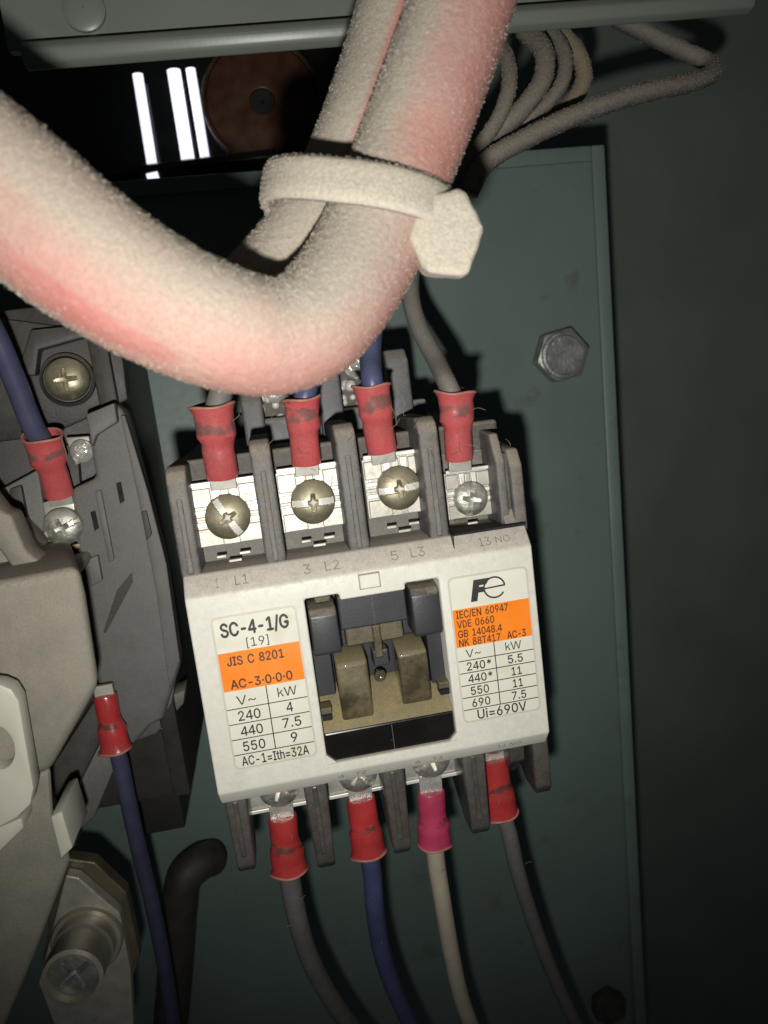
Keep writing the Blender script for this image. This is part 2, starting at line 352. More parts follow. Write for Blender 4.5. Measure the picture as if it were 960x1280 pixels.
GLYPH = {
 '*': (453, [(201,223),(206,331),(114,272),(89,315),(186,365),(89,415),(114,459),(206,400),(201,509),(250,509),(246,400),(337,459),(362,415),(266,365),(362,315),(337,272),(246,331),(250,223)], [[7,9,8],[7,10,9],[5,7,6],[10,12,11],[4,7,5],[10,13,12],[4,10,7],[4,13,10],[3,13,4],[3,1,13],[1,16,13],[16,14,13],[3,2,1],[0,16,1],[0,17,16],[15,14,16]]),
 '-': (453, [(337,244),(337,188),(114,188),(114,244)], [[2,0,3],[2,1,0]]),
 '.': (188, [(95,-4),(78,-1),(63,9),(53,24),(50,41),(53,59),(63,73),(78,83),(95,87),(113,83),(128,73),(138,59),(141,41),(138,24),(128,9),(113,-1)], [[7,9,8],[6,9,7],[6,10,9],[5,10,6],[5,11,10],[4,11,5],[4,12,11],[3,12,4],[3,13,12],[2,13,3],[2,14,13],[1,14,2],[1,15,14],[0,15,1]]),
 '/': (249, [(235,533),(71,-76),(14,-76),(178,533)], [[2,0,3],[2,1,0]]),
 '0': (453, [(227,-7),(174,1),(130,24),(95,62),(69,113),(53,178),(48,254),(53,330),(69,395),(95,447),(130,484),(174,508),(227,516),(279,508),(323,484),(358,447),(384,395),(400,330),(405,254),(400,178),(384,113),(359,62),(323,24),(279,1),(227,50),(261,56),(290,74),(313,103),(330,144),(340,194),(344,254),(340,314),(330,365),(313,405),(290,435),(261,453),(227,460),(192,453),(163,435),(140,405),(123,365),(113,314),(109,254),(113,194),(123,144),(140,103),(163,74),(192,56)], [[11,13,12],[10,13,11],[10,14,13],[9,14,10],[9,36,14],[36,15,14],[9,37,36],[35,15,36],[9,38,37],[34,15,35],[8,38,9],[34,16,15],[8,39,38],[33,16,34],[8,40,39],[32,16,33],[7,40,8],[32,17,16],[7,41,40],[31,17,32],[6,41,7],[31,18,17],[6,42,41],[30,18,31],[5,42,6],[5,43,42],[29,18,30],[29,19,18],[5,44,43],[28,19,29],[4,44,5],[28,20,19],[4,45,44],[27,20,28],[3,45,4],[27,21,20],[3,46,45],[26,21,27],[3,47,46],[25,21,26],[2,47,3],[25,22,21],[2,24,47],[24,22,25],[2,22,24],[1,22,2],[1,23,22],[1,0,23]]),
 '1': (453, [(76,0),(76,55),(391,55),(391,0),(276,509),(276,0),(212,0),(212,448),(209,448),(86,358),(86,427),(198,509)], [[10,4,11],[10,8,4],[8,7,4],[7,5,4],[10,9,8],[6,5,7],[0,2,1],[0,3,2]]),
 '2': (453, [(64,0),(64,47),(234,229),(261,257),(282,282),(299,305),(311,327),(318,348),(320,371),(317,397),(308,419),(293,436),(273,449),(250,457),(224,460),(196,457),(172,447),(153,433),(139,413),(130,390),(127,362),(66,362),(71,405),(86,442),(111,473),(143,496),(182,511),(225,516),(268,511),(306,497),(337,474),(361,445),(376,411),(381,372),(378,345),(371,318),(357,290),(336,259),(306,223),(267,180),(153,60),(153,57),(389,57),(389,0)], [[26,28,27],[26,29,28],[25,29,26],[25,30,29],[24,30,25],[24,31,30],[23,15,24],[15,14,24],[14,13,24],[13,31,24],[12,31,13],[23,16,15],[11,31,12],[23,17,16],[11,32,31],[22,17,23],[10,32,11],[22,18,17],[9,32,10],[22,19,18],[9,33,32],[21,19,22],[8,33,9],[21,20,19],[8,34,33],[7,34,8],[6,34,7],[6,35,34],[5,35,6],[5,36,35],[4,36,5],[4,37,36],[3,37,4],[3,38,37],[2,38,3],[1,38,2],[1,39,38],[1,40,39],[1,41,40],[1,42,41],[1,43,42],[0,43,1]]),
 '3': (453, [(218,-7),(173,-3),(133,10),(98,30),(70,57),(52,91),(44,132),(109,132),(115,107),(126,87),(144,71),(165,59),(191,52),(219,50),(248,53),(275,61),(297,74),(315,93),(325,116),(329,145),(326,172),(316,196),(299,217),(275,234),(242,244),(201,248),(157,248),(157,299),(288,448),(288,452),(70,452),(70,509),(372,509),(372,461),(211,278),(211,289),(264,288),(308,276),(344,253),(371,222),(387,186),(393,145),(387,103),(370,66),(344,36),(309,12),(266,-2)], [[30,32,31],[30,33,32],[30,29,33],[29,28,33],[28,34,33],[27,35,28],[35,34,28],[26,35,27],[26,36,35],[26,37,36],[26,38,37],[26,25,38],[25,24,38],[24,39,38],[23,39,24],[22,39,23],[22,40,39],[21,40,22],[20,40,21],[20,41,40],[19,41,20],[18,41,19],[18,42,41],[5,7,6],[5,8,7],[17,42,18],[5,9,8],[17,43,42],[16,43,17],[4,9,5],[4,10,9],[15,43,16],[4,11,10],[15,44,43],[14,44,15],[4,12,11],[3,12,4],[13,44,14],[3,13,12],[3,44,13],[3,45,44],[2,45,3],[2,46,45],[1,46,2],[1,0,46]]),
 '4': (453, [(40,105),(40,158),(247,509),(311,509),(109,166),(109,163),(413,163),(413,105),(282,0),(282,121),(282,146),(282,318),(343,318),(343,0)], [[1,3,2],[1,4,3],[10,12,11],[10,13,12],[1,5,4],[1,6,5],[1,10,6],[10,7,6],[0,10,1],[0,9,10],[13,7,10],[0,8,9],[8,7,0],[8,13,7]]),
 '5': (453, [(221,-7),(178,-2),(140,11),(108,32),(83,60),(66,93),(60,130),(122,130),(127,108),(138,89),(154,73),(173,60),(196,52),(221,50),(250,53),(276,64),(298,82),(314,104),(324,131),(328,162),(324,193),(314,221),(297,244),(275,262),(248,273),(218,277),(192,275),(167,268),(145,258),(128,246),(67,253),(96,509),(366,509),(366,452),(151,452),(134,301),(136,301),(155,315),(178,325),(203,331),(229,334),(263,330),(294,321),(321,306),(345,285),(364,260),(379,231),(388,199),(391,163),(385,117),(369,76),(343,41),(309,15),(268,-1)], [[30,34,31],[34,32,31],[34,33,32],[30,35,34],[39,41,40],[38,41,39],[38,42,41],[37,42,38],[37,43,42],[36,43,37],[36,44,43],[30,36,35],[30,26,36],[26,25,36],[25,44,36],[25,45,44],[24,45,25],[30,27,26],[23,45,24],[30,28,27],[22,45,23],[22,46,45],[30,29,28],[21,46,22],[21,47,46],[20,47,21],[20,48,47],[19,48,20],[19,49,48],[18,49,19],[17,49,18],[5,7,6],[5,8,7],[17,50,49],[5,9,8],[16,50,17],[4,9,5],[4,10,9],[15,50,16],[15,51,50],[4,11,10],[14,51,15],[4,12,11],[3,12,4],[13,51,14],[3,13,12],[3,51,13],[3,52,51],[2,52,3],[2,53,52],[1,53,2],[1,0,53]]),
 '6': (453, [(226,-7),(182,-1),(142,15),(109,40),(84,74),(69,115),(64,162),(68,199),(80,239),(102,285),(137,340),(252,509),(322,509),(151,261),(145,261),(154,275),(165,288),(179,299),(196,307),(214,312),(235,314),(278,309),(316,295),(346,271),(370,240),(384,201),(389,157),(384,112),(368,73),(343,39),(310,14),(271,-2),(226,48),(254,52),(279,63),(299,79),(314,101),(324,128),(327,157),(324,187),(314,213),(299,235),(279,251),(254,262),(226,265),(198,262),(174,252),(153,235),(138,214),(128,188),(125,158),(128,128),(138,102),(153,79),(174,63),(198,52)], [[10,12,11],[10,16,12],[16,13,12],[9,16,10],[19,21,20],[18,21,19],[18,22,21],[17,22,18],[16,22,17],[16,23,22],[9,15,16],[13,44,16],[44,23,16],[8,15,9],[8,14,15],[44,43,23],[43,24,23],[13,45,44],[13,46,45],[42,24,43],[8,13,14],[8,46,13],[8,47,46],[41,24,42],[41,25,24],[7,47,8],[7,48,47],[40,25,41],[7,49,48],[39,25,40],[39,26,25],[6,49,7],[6,50,49],[38,26,39],[5,50,6],[5,51,50],[37,26,38],[37,27,26],[5,52,51],[36,27,37],[4,52,5],[36,28,27],[4,53,52],[35,28,36],[4,54,53],[34,28,35],[3,54,4],[34,29,28],[3,55,54],[33,29,34],[3,32,55],[32,29,33],[3,29,32],[2,29,3],[2,30,29],[1,30,2],[1,31,30],[0,31,1]]),
 '7': (453, [(97,0),(323,448),(323,452),(62,452),(62,509),(391,509),(391,449),(165,0)], [[3,5,4],[3,2,5],[2,6,5],[1,6,2],[1,7,6],[0,7,1]]),
 '8': (453, [(226,-7),(178,-2),(136,11),(101,33),(74,62),(57,96),(52,135),(55,166),(65,195),(81,220),(101,241),(125,256),(153,265),(153,267),(119,282),(93,308),(76,342),(70,380),(75,417),(90,450),(114,477),(146,498),(184,511),(226,516),(269,511),(306,498),(337,477),(361,450),(377,417),(382,380),(376,342),(359,308),(333,282),(300,267),(300,265),(327,256),(351,241),(372,220),(387,195),(397,166),(401,135),(395,96),(378,62),(352,33),(317,11),(275,-2),(226,49),(258,52),(285,60),(307,74),(323,91),(333,113),(337,139),(333,165),(322,189),(305,208),(283,223),(256,232),(226,235),(196,232),(169,223),(147,208),(130,189),(119,165),(115,139),(119,113),(129,91),(145,74),(167,60),(195,52),(226,290),(252,292),(274,300),(293,313),(307,330),(316,351),(319,376),(316,399),(308,420),(294,437),(275,449),(252,457),(226,460),(200,457),(177,449),(159,437),(145,420),(136,399),(133,376),(136,351),(145,330),(159,313),(178,300),(201,292)], [[22,24,23],[21,24,22],[21,25,24],[20,25,21],[20,26,25],[19,26,20],[19,82,26],[82,27,26],[19,83,82],[81,27,82],[19,84,83],[80,27,81],[18,84,19],[80,28,27],[18,85,84],[79,28,80],[18,86,85],[78,28,79],[18,87,86],[77,28,78],[17,87,18],[77,29,28],[17,88,87],[76,29,77],[16,88,17],[76,30,29],[16,89,88],[75,30,76],[16,90,89],[74,30,75],[74,31,30],[15,90,16],[15,91,90],[73,31,74],[15,92,91],[72,31,73],[72,32,31],[14,92,15],[14,93,92],[71,32,72],[14,70,93],[70,32,71],[14,32,70],[14,33,32],[13,33,14],[12,33,13],[12,34,33],[11,34,12],[11,35,34],[10,35,11],[10,36,35],[9,58,10],[58,36,10],[58,37,36],[9,59,58],[57,37,58],[9,60,59],[56,37,57],[9,61,60],[55,37,56],[8,61,9],[55,38,37],[8,62,61],[54,38,55],[7,62,8],[54,39,38],[7,63,62],[53,39,54],[6,63,7],[53,40,39],[6,64,63],[52,40,53],[6,65,64],[51,40,52],[5,65,6],[51,41,40],[5,66,65],[50,41,51],[4,66,5],[50,42,41],[4,67,66],[49,42,50],[4,68,67],[48,42,49],[3,68,4],[48,43,42],[3,69,68],[47,43,48],[3,46,69],[46,43,47],[3,43,46],[2,43,3],[2,44,43],[1,44,2],[1,45,44],[0,45,1]]),
 '9': (453, [(226,516),(271,510),(310,494),(343,468),(368,434),(384,393),(389,347),(385,309),(373,270),(350,224),(315,168),(200,0),(130,0),(301,248),(307,248),(299,234),(287,221),(273,210),(257,202),(238,196),(218,195),(175,199),(137,214),(106,237),(83,269),(68,307),(64,352),(69,397),(85,436),(110,469),(143,494),(182,510),(226,460),(199,457),(174,446),(154,429),(138,407),(129,381),(125,352),(129,322),(138,295),(154,274),(174,257),(199,247),(226,243),(254,247),(279,257),(299,273),(314,295),(324,321),(327,350),(324,381),(314,407),(299,429),(279,446),(254,457)], [[31,1,0],[30,1,31],[30,2,1],[29,2,30],[29,3,2],[28,33,29],[33,32,29],[32,3,29],[32,55,3],[55,4,3],[28,34,33],[54,4,55],[28,35,34],[53,4,54],[27,35,28],[53,5,4],[27,36,35],[52,5,53],[27,37,36],[51,5,52],[26,37,27],[51,6,5],[26,38,37],[50,6,51],[25,38,26],[25,39,38],[49,6,50],[49,7,6],[25,40,39],[48,7,49],[48,8,7],[24,40,25],[24,41,40],[47,8,48],[24,42,41],[46,8,47],[46,14,8],[14,9,8],[23,42,24],[23,43,42],[45,13,46],[13,14,46],[45,17,13],[17,12,13],[15,9,14],[23,44,43],[44,17,45],[23,17,44],[22,17,23],[16,9,15],[16,10,9],[17,10,16],[21,17,22],[21,18,17],[12,10,17],[21,19,18],[20,19,21],[12,11,10]]),
 '=': (453, [(72,97),(72,153),(381,153),(381,97),(72,245),(72,301),(381,301),(381,245)], [[4,6,5],[4,7,6],[0,2,1],[0,3,2]]),
 'A': (480, [(16,0),(201,509),(276,509),(463,0),(395,0),(287,302),(276,334),(264,372),(250,420),(232,478),(245,478),(228,419),(213,371),(201,333),(191,302),(85,0),(110,142),(110,199),(370,199),(370,142)], [[0,9,1],[9,2,1],[9,10,2],[10,3,2],[0,17,9],[17,11,9],[11,8,9],[11,8,10],[8,18,10],[18,3,10],[7,18,8],[17,12,11],[6,18,7],[17,13,12],[5,18,6],[17,14,13],[17,16,14],[16,15,14],[4,19,5],[19,18,5],[0,16,17],[16,18,17],[16,19,18],[19,3,18],[0,15,16],[4,3,19]]),
 'B': (456, [(60,0),(60,509),(241,509),(289,504),(329,491),(359,469),(381,442),(394,410),(398,374),(395,344),(387,320),(373,301),(356,286),(336,275),(315,267),(315,262),(339,257),(363,245),(385,227),(402,203),(414,173),(418,136),(413,100),(400,67),(377,39),(344,18),(301,4),(247,0),(125,57),(245,57),(296,63),(330,80),(349,105),(355,137),(352,161),(342,184),(327,203),(306,218),(279,228),(248,231),(125,231),(125,285),(238,285),(265,288),(288,296),(308,309),(323,326),(333,348),(336,372),(330,403),(313,429),(283,446),(240,452),(125,452)], [[0,53,1],[53,2,1],[53,3,2],[53,4,3],[53,5,4],[53,52,5],[52,6,5],[0,41,53],[51,6,52],[50,6,51],[50,7,6],[49,7,50],[49,8,7],[48,8,49],[48,9,8],[47,9,48],[46,9,47],[46,10,9],[45,10,46],[45,11,10],[44,11,45],[44,12,11],[43,12,44],[42,12,43],[42,13,12],[0,40,41],[40,42,41],[40,13,42],[40,14,13],[40,15,14],[40,16,15],[40,17,16],[40,39,17],[39,18,17],[0,28,40],[38,18,39],[37,18,38],[37,19,18],[36,19,37],[36,20,19],[35,20,36],[34,20,35],[34,21,20],[33,21,34],[32,21,33],[32,22,21],[31,22,32],[31,23,22],[30,23,31],[30,24,23],[29,24,30],[0,29,28],[0,24,29],[0,25,24],[0,26,25],[0,27,26]]),
 'C': (510, [(267,-7),(205,1),(150,25),(104,63),(70,115),(48,179),(40,254),(48,329),(70,393),(104,445),(150,484),(205,508),(267,516),(305,513),(340,504),(373,490),(402,471),(427,447),(448,418),(463,385),(473,348),(408,348),(401,373),(389,395),(375,413),(357,428),(337,440),(315,449),(292,454),(267,456),(223,450),(184,432),(150,403),(125,364),(109,314),(103,254),(109,194),(125,145),(151,105),(184,76),(223,59),(267,53),(292,55),(315,60),(337,69),(357,81),(375,96),(389,114),(401,136),(408,160),(473,160),(463,124),(448,91),(428,62),(402,38),(373,19),(341,5),(305,-4)], [[11,13,12],[11,14,13],[10,14,11],[10,15,14],[10,16,15],[9,16,10],[9,29,16],[29,17,16],[9,30,29],[28,17,29],[27,17,28],[9,31,30],[26,17,27],[26,18,17],[8,31,9],[25,18,26],[8,32,31],[24,18,25],[24,19,18],[23,19,24],[8,33,32],[22,19,23],[7,33,8],[22,20,19],[21,20,22],[7,34,33],[6,34,7],[6,35,34],[5,35,6],[5,36,35],[5,37,36],[4,37,5],[48,50,49],[48,51,50],[4,38,37],[47,51,48],[47,52,51],[3,38,4],[46,52,47],[3,39,38],[45,52,46],[45,53,52],[44,53,45],[3,40,39],[43,53,44],[2,40,3],[43,54,53],[42,54,43],[2,41,40],[41,54,42],[2,54,41],[2,55,54],[1,55,2],[1,56,55],[1,57,56],[0,57,1]]),
 'D': (502, [(219,0),(96,0),(96,57),(215,57),(272,63),(318,81),(354,110),(379,149),(394,198),(399,255),(394,312),(379,361),(354,399),(320,428),(275,446),(221,452),(93,452),(93,509),(225,509),(294,501),(353,478),(399,441),(433,391),(455,329),(462,255),(455,181),(433,119),(398,68),(351,31),(291,8),(125,509),(125,0),(60,0),(60,509)], [[32,17,33],[17,30,33],[32,16,17],[30,18,17],[31,18,30],[31,15,18],[15,19,18],[15,20,19],[15,21,20],[32,15,16],[32,2,15],[2,31,15],[31,14,15],[31,13,14],[31,12,13],[31,11,12],[31,10,11],[31,9,10],[31,8,9],[31,3,8],[3,7,8],[3,6,7],[3,5,6],[3,4,5],[32,1,2],[31,3,2]]),
 'E': (419, [(60,0),(60,509),(372,509),(372,452),(125,452),(125,286),(355,286),(355,229),(125,229),(125,57),(375,57),(375,0)], [[0,4,1],[4,2,1],[4,3,2],[0,5,4],[0,8,5],[8,6,5],[8,7,6],[0,9,8],[0,10,9],[0,11,10]]),
 'G': (520, [(269,-7),(205,1),(149,25),(104,64),(69,116),(47,179),(40,254),(47,329),(69,393),(103,445),(149,484),(203,508),(265,516),(304,513),(340,504),(374,489),(403,469),(429,445),(449,416),(465,384),(474,349),(408,349),(399,372),(387,393),(373,411),(356,427),(337,439),(315,448),(291,454),(265,456),(222,450),(183,432),(150,404),(125,364),(109,314),(103,254),(109,194),(125,145),(151,105),(184,76),(224,59),(269,53),(309,57),(345,71),(374,93),(396,123),(410,160),(415,202),(434,199),(283,199),(283,256),(478,256),(478,200),(471,141),(451,91),(419,50),(377,19),(326,0)], [[11,13,12],[11,14,13],[10,14,11],[10,15,14],[10,16,15],[9,16,10],[9,29,16],[29,17,16],[9,30,29],[28,17,29],[27,17,28],[9,31,30],[26,17,27],[8,31,9],[26,18,17],[25,18,26],[8,32,31],[24,18,25],[24,19,18],[23,19,24],[8,33,32],[7,33,8],[22,19,23],[22,20,19],[21,20,22],[7,34,33],[6,34,7],[6,35,34],[49,51,50],[49,47,51],[47,52,51],[5,35,6],[5,36,35],[49,46,47],[48,52,47],[48,53,52],[46,48,49],[46,53,48],[5,37,36],[4,37,5],[45,53,46],[4,38,37],[45,54,53],[44,54,45],[3,38,4],[3,39,38],[43,54,44],[43,55,54],[3,40,39],[42,55,43],[2,40,3],[2,41,40],[41,55,42],[2,55,41],[2,56,55],[1,56,2],[1,57,56],[0,57,1]]),
 'I': (300, [(31,0),(31,57),(118,57),(118,452),(31,452),(31,509),(269,509),(269,452),(183,452),(183,57),(269,57),(269,0)], [[4,6,5],[4,7,6],[3,7,4],[2,8,3],[8,7,3],[2,9,8],[0,2,1],[0,9,2],[0,10,9],[0,11,10]]),
 'J': (396, [(185,-7),(124,3),(75,33),(44,81),(33,145),(33,173),(98,173),(98,145),(104,104),(122,74),(149,56),(185,50),(220,56),(248,74),(266,104),(272,145),(272,509),(336,509),(336,145),(326,81),(294,33),(246,3)], [[15,17,16],[15,18,17],[4,6,5],[4,7,6],[3,7,4],[3,8,7],[14,18,15],[14,19,18],[3,9,8],[13,19,14],[2,9,3],[13,20,19],[2,10,9],[12,20,13],[11,20,12],[2,11,10],[2,20,11],[1,20,2],[1,21,20],[0,21,1]]),
 'K': (467, [(104,145),(104,216),(122,239),(139,261),(157,282),(174,303),(193,324),(212,344),(364,509),(448,509),(231,276),(228,276),(60,0),(60,509),(125,509),(125,334),(124,225),(125,193),(125,0),(372,0),(188,259),(228,309),(449,0)], [[12,14,13],[12,15,14],[7,9,8],[7,21,9],[21,10,9],[6,21,7],[12,1,15],[1,2,15],[2,16,15],[5,21,6],[5,20,21],[10,22,21],[4,20,5],[3,20,4],[0,10,11],[0,22,10],[2,20,3],[2,19,20],[16,19,2],[17,19,16],[12,0,1],[18,19,17],[12,22,0],[18,22,12],[19,22,18]]),
 'L': (393, [(60,0),(60,509),(125,509),(125,57),(361,57),(361,0)], [[0,2,1],[0,3,2],[0,4,3],[0,5,4]]),
 'N': (523, [(60,0),(60,509),(136,509),(343,183),(352,169),(363,151),(375,130),(388,107),(401,82),(414,55),(405,54),(402,81),(401,108),(400,134),(399,157),(399,178),(399,195),(399,509),(463,509),(463,0),(387,0),(202,290),(190,310),(177,331),(164,354),(148,381),(130,413),(108,452),(119,454),(121,417),(122,384),(123,354),(124,328),(125,307),(125,291),(125,0)], [[0,27,1],[27,2,1],[27,28,2],[28,3,2],[16,18,17],[16,19,18],[29,26,28],[26,3,28],[0,29,27],[29,26,27],[0,30,29],[25,3,26],[0,31,30],[24,3,25],[23,3,24],[0,32,31],[22,3,23],[0,33,32],[21,3,22],[0,34,33],[0,35,34],[20,3,21],[15,19,16],[20,4,3],[14,19,15],[20,5,4],[13,19,14],[20,6,5],[12,19,13],[20,7,6],[11,19,12],[20,8,7],[20,10,8],[10,9,8],[10,19,11],[20,19,10]]),
 'O': (533, [(267,-7),(205,1),(150,25),(105,63),(70,115),(48,179),(40,254),(48,329),(70,393),(105,445),(150,484),(205,508),(267,516),(329,508),(384,484),(429,445),(464,393),(486,329),(493,254),(486,179),(464,115),(429,63),(384,25),(329,1),(267,53),(310,59),(349,76),(383,105),(408,144),(425,194),(430,254),(425,314),(408,365),(383,404),(349,433),(310,450),(267,456),(223,450),(184,433),(151,404),(125,364),(109,314),(103,254),(109,194),(125,144),(151,105),(184,76),(223,59)], [[11,13,12],[10,13,11],[10,14,13],[9,14,10],[9,36,14],[36,15,14],[9,37,36],[35,15,36],[34,15,35],[9,38,37],[8,38,9],[34,16,15],[33,16,34],[8,39,38],[32,16,33],[8,40,39],[7,40,8],[32,17,16],[31,17,32],[7,41,40],[6,41,7],[31,18,17],[30,18,31],[6,42,41],[5,42,6],[5,43,42],[29,18,30],[29,19,18],[5,44,43],[28,19,29],[4,44,5],[28,20,19],[4,45,44],[27,20,28],[3,45,4],[27,21,20],[3,46,45],[26,21,27],[3,47,46],[25,21,26],[25,22,21],[2,47,3],[2,24,47],[24,22,25],[2,22,24],[1,22,2],[1,23,22],[1,0,23]]),
 'S': (447, [(224,-9),(172,-4),(128,9),(91,31),(64,60),(46,96),(38,137),(104,137),(110,110),(123,88),(142,71),(166,59),(194,52),(224,49),(257,52),(286,60),(311,74),(329,92),(341,114),(346,139),(342,161),(332,179),(316,193),(296,205),(272,214),(245,222),(184,239),(128,260),(86,289),(60,326),(52,372),(58,413),(75,448),(102,476),(138,498),(180,511),(227,516),(275,511),(316,498),(351,476),(377,449),(394,415),(401,378),(337,378),(326,412),(302,437),(267,453),(225,459),(194,456),(167,448),(145,435),(129,418),(118,398),(115,376),(119,352),(131,334),(148,319),(169,308),(191,300),(212,293),(264,279),(287,272),(312,264),(336,252),(359,238),(379,220),(395,198),(405,171),(408,139),(403,99),(386,64),(360,34),(323,11),(278,-4)], [[35,37,36],[34,37,35],[34,38,37],[33,38,34],[33,39,38],[33,40,39],[32,47,33],[47,40,33],[32,48,47],[46,40,47],[32,49,48],[45,40,46],[45,41,40],[31,49,32],[31,50,49],[44,41,45],[31,51,50],[31,52,51],[44,42,41],[30,52,31],[43,42,44],[30,53,52],[30,54,53],[29,54,30],[29,55,54],[29,56,55],[28,56,29],[28,57,56],[28,58,57],[28,59,58],[28,60,59],[27,60,28],[27,61,60],[27,62,61],[27,63,62],[26,63,27],[26,64,63],[25,64,26],[25,65,64],[24,65,25],[24,66,65],[23,66,24],[22,66,23],[22,67,66],[21,67,22],[20,67,21],[20,68,67],[19,68,20],[18,68,19],[18,69,68],[5,7,6],[5,8,7],[17,69,18],[5,9,8],[17,70,69],[4,9,5],[16,70,17],[4,10,9],[15,70,16],[4,11,10],[15,71,70],[14,71,15],[3,11,4],[3,12,11],[13,71,14],[3,13,12],[3,71,13],[3,72,71],[2,72,3],[2,73,72],[1,73,2],[1,0,73]]),
 'T': (449, [(32,452),(32,509),(417,509),(417,452),(257,452),(257,0),(193,0),(193,452)], [[0,2,1],[0,3,2],[7,3,0],[6,4,7],[4,3,7],[6,5,4]]),
 'U': (517, [(259,-8),(203,-2),(154,15),(114,43),(85,80),(66,124),(60,173),(60,509),(124,509),(124,178),(128,144),(141,113),(160,87),(187,68),(220,56),(259,52),(298,56),(331,68),(357,87),(377,113),(389,144),(393,178),(393,509),(457,509),(457,173),(451,124),(433,80),(403,43),(363,15),(315,-2)], [[6,8,7],[6,9,8],[21,23,22],[21,24,23],[6,10,9],[20,24,21],[5,10,6],[20,25,24],[5,11,10],[19,25,20],[19,26,25],[4,11,5],[4,12,11],[18,26,19],[4,13,12],[17,26,18],[3,13,4],[17,27,26],[3,14,13],[16,27,17],[3,15,14],[15,27,16],[3,27,15],[2,27,3],[2,28,27],[1,28,2],[1,29,28],[0,29,1]]),
 'V': (480, [(204,0),(16,509),(84,509),(192,206),(203,176),(215,137),(230,89),(248,31),(235,31),(252,90),(267,138),(279,176),(290,206),(395,509),(463,509),(278,0)], [[0,2,1],[0,3,2],[12,14,13],[12,15,14],[0,4,3],[11,15,12],[10,15,11],[0,5,4],[9,15,10],[0,6,5],[8,7,9],[7,15,9],[0,7,6],[0,15,7]]),
 'W': (686, [(155,0),(16,509),(82,509),(163,196),(170,171),(175,145),(181,120),(187,94),(192,67),(197,40),(189,40),(194,67),(200,94),(205,120),(211,145),(218,171),(224,196),(306,509),(380,509),(462,196),(468,171),(474,145),(480,120),(486,94),(492,67),(497,40),(488,40),(493,67),(499,94),(504,120),(510,145),(517,171),(523,196),(603,509),(670,509),(530,0),(455,0),(368,323),(359,356),(351,391),(344,431),(336,475),(350,475),(342,433),(335,395),(327,359),(318,323),(230,0)], [[0,2,1],[0,3,2],[16,41,17],[41,18,17],[41,42,18],[42,19,18],[32,34,33],[32,35,34],[16,43,41],[43,40,41],[43,40,42],[40,19,42],[16,44,43],[39,19,40],[16,45,44],[38,19,39],[16,46,45],[37,19,38],[16,47,46],[36,19,37],[0,4,3],[15,47,16],[36,20,19],[31,35,32],[0,5,4],[14,47,15],[36,21,20],[30,35,31],[0,6,5],[13,47,14],[36,22,21],[29,35,30],[0,7,6],[12,47,13],[36,23,22],[28,35,29],[0,8,7],[11,47,12],[36,24,23],[27,35,28],[0,10,8],[10,9,8],[10,47,11],[36,26,24],[26,25,24],[26,35,27],[0,47,10],[36,35,26]]),
 '[': (273, [(101,-96),(101,539),(236,539),(236,487),(160,487),(160,-44),(236,-44),(236,-96)], [[0,4,1],[4,2,1],[4,3,2],[0,5,4],[0,6,5],[0,7,6]]),
 ']': (273, [(37,-96),(37,-44),(113,-44),(113,487),(37,487),(37,539),(172,539),(172,-96)], [[4,6,5],[4,3,6],[3,7,6],[2,7,3],[0,2,1],[0,7,2]]),
 'h': (410, [(114,227),(114,0),(53,0),(53,509),(114,509),(114,287),(102,287),(124,332),(152,362),(187,379),(227,384),(264,380),(295,369),(321,349),(341,321),(353,285),(357,240),(357,0),(296,0),(296,235),(290,275),(273,304),(246,323),(210,329),(184,326),(161,317),(141,303),(126,283),(117,257)], [[2,4,3],[2,6,4],[6,5,4],[9,11,10],[9,12,11],[8,12,9],[8,13,12],[7,13,8],[7,23,13],[23,14,13],[6,25,7],[25,24,7],[24,23,7],[22,14,23],[21,14,22],[21,15,14],[6,26,25],[20,15,21],[6,27,26],[2,28,6],[28,27,6],[20,16,15],[19,16,20],[2,0,28],[19,17,16],[18,17,19],[2,1,0]]),
 'i': (167, [(84,443),(67,446),(54,455),(44,468),(41,483),(44,499),(54,512),(67,521),(84,524),(100,521),(114,512),(123,499),(126,483),(123,468),(114,455),(100,446),(53,0),(53,379),(114,379),(114,0)], [[16,18,17],[16,19,18],[7,9,8],[6,9,7],[6,10,9],[5,10,6],[5,11,10],[4,11,5],[4,12,11],[3,12,4],[3,13,12],[2,13,3],[2,14,13],[1,14,2],[1,15,14],[0,15,1]]),
 'k': (381, [(110,137),(110,212),(121,212),(284,379),(360,379),(184,199),(177,199),(53,0),(53,509),(114,509),(114,0),(294,0),(148,186),(191,229),(372,0)], [[7,9,8],[7,1,9],[1,10,9],[2,4,3],[2,13,4],[13,5,4],[2,12,13],[5,14,13],[7,0,1],[10,2,1],[10,12,2],[0,5,6],[0,14,5],[10,11,12],[7,14,0],[10,14,7],[11,14,10]]),
 't': (227, [(204,379),(204,327),(6,327),(6,379),(65,471),(126,471),(126,98),(128,76),(136,61),(150,53),(170,50),(177,50),(185,51),(194,52),(202,54),(213,2),(203,-1),(192,-3),(180,-4),(168,-4),(125,2),(92,21),(72,52),(65,93)], [[23,5,4],[23,6,5],[2,0,3],[2,1,0],[23,7,6],[22,7,23],[22,8,7],[22,9,8],[13,15,14],[22,10,9],[12,15,13],[21,10,22],[11,15,12],[10,15,11],[21,15,10],[20,15,21],[19,15,20],[19,16,15],[19,17,16],[19,18,17]]),
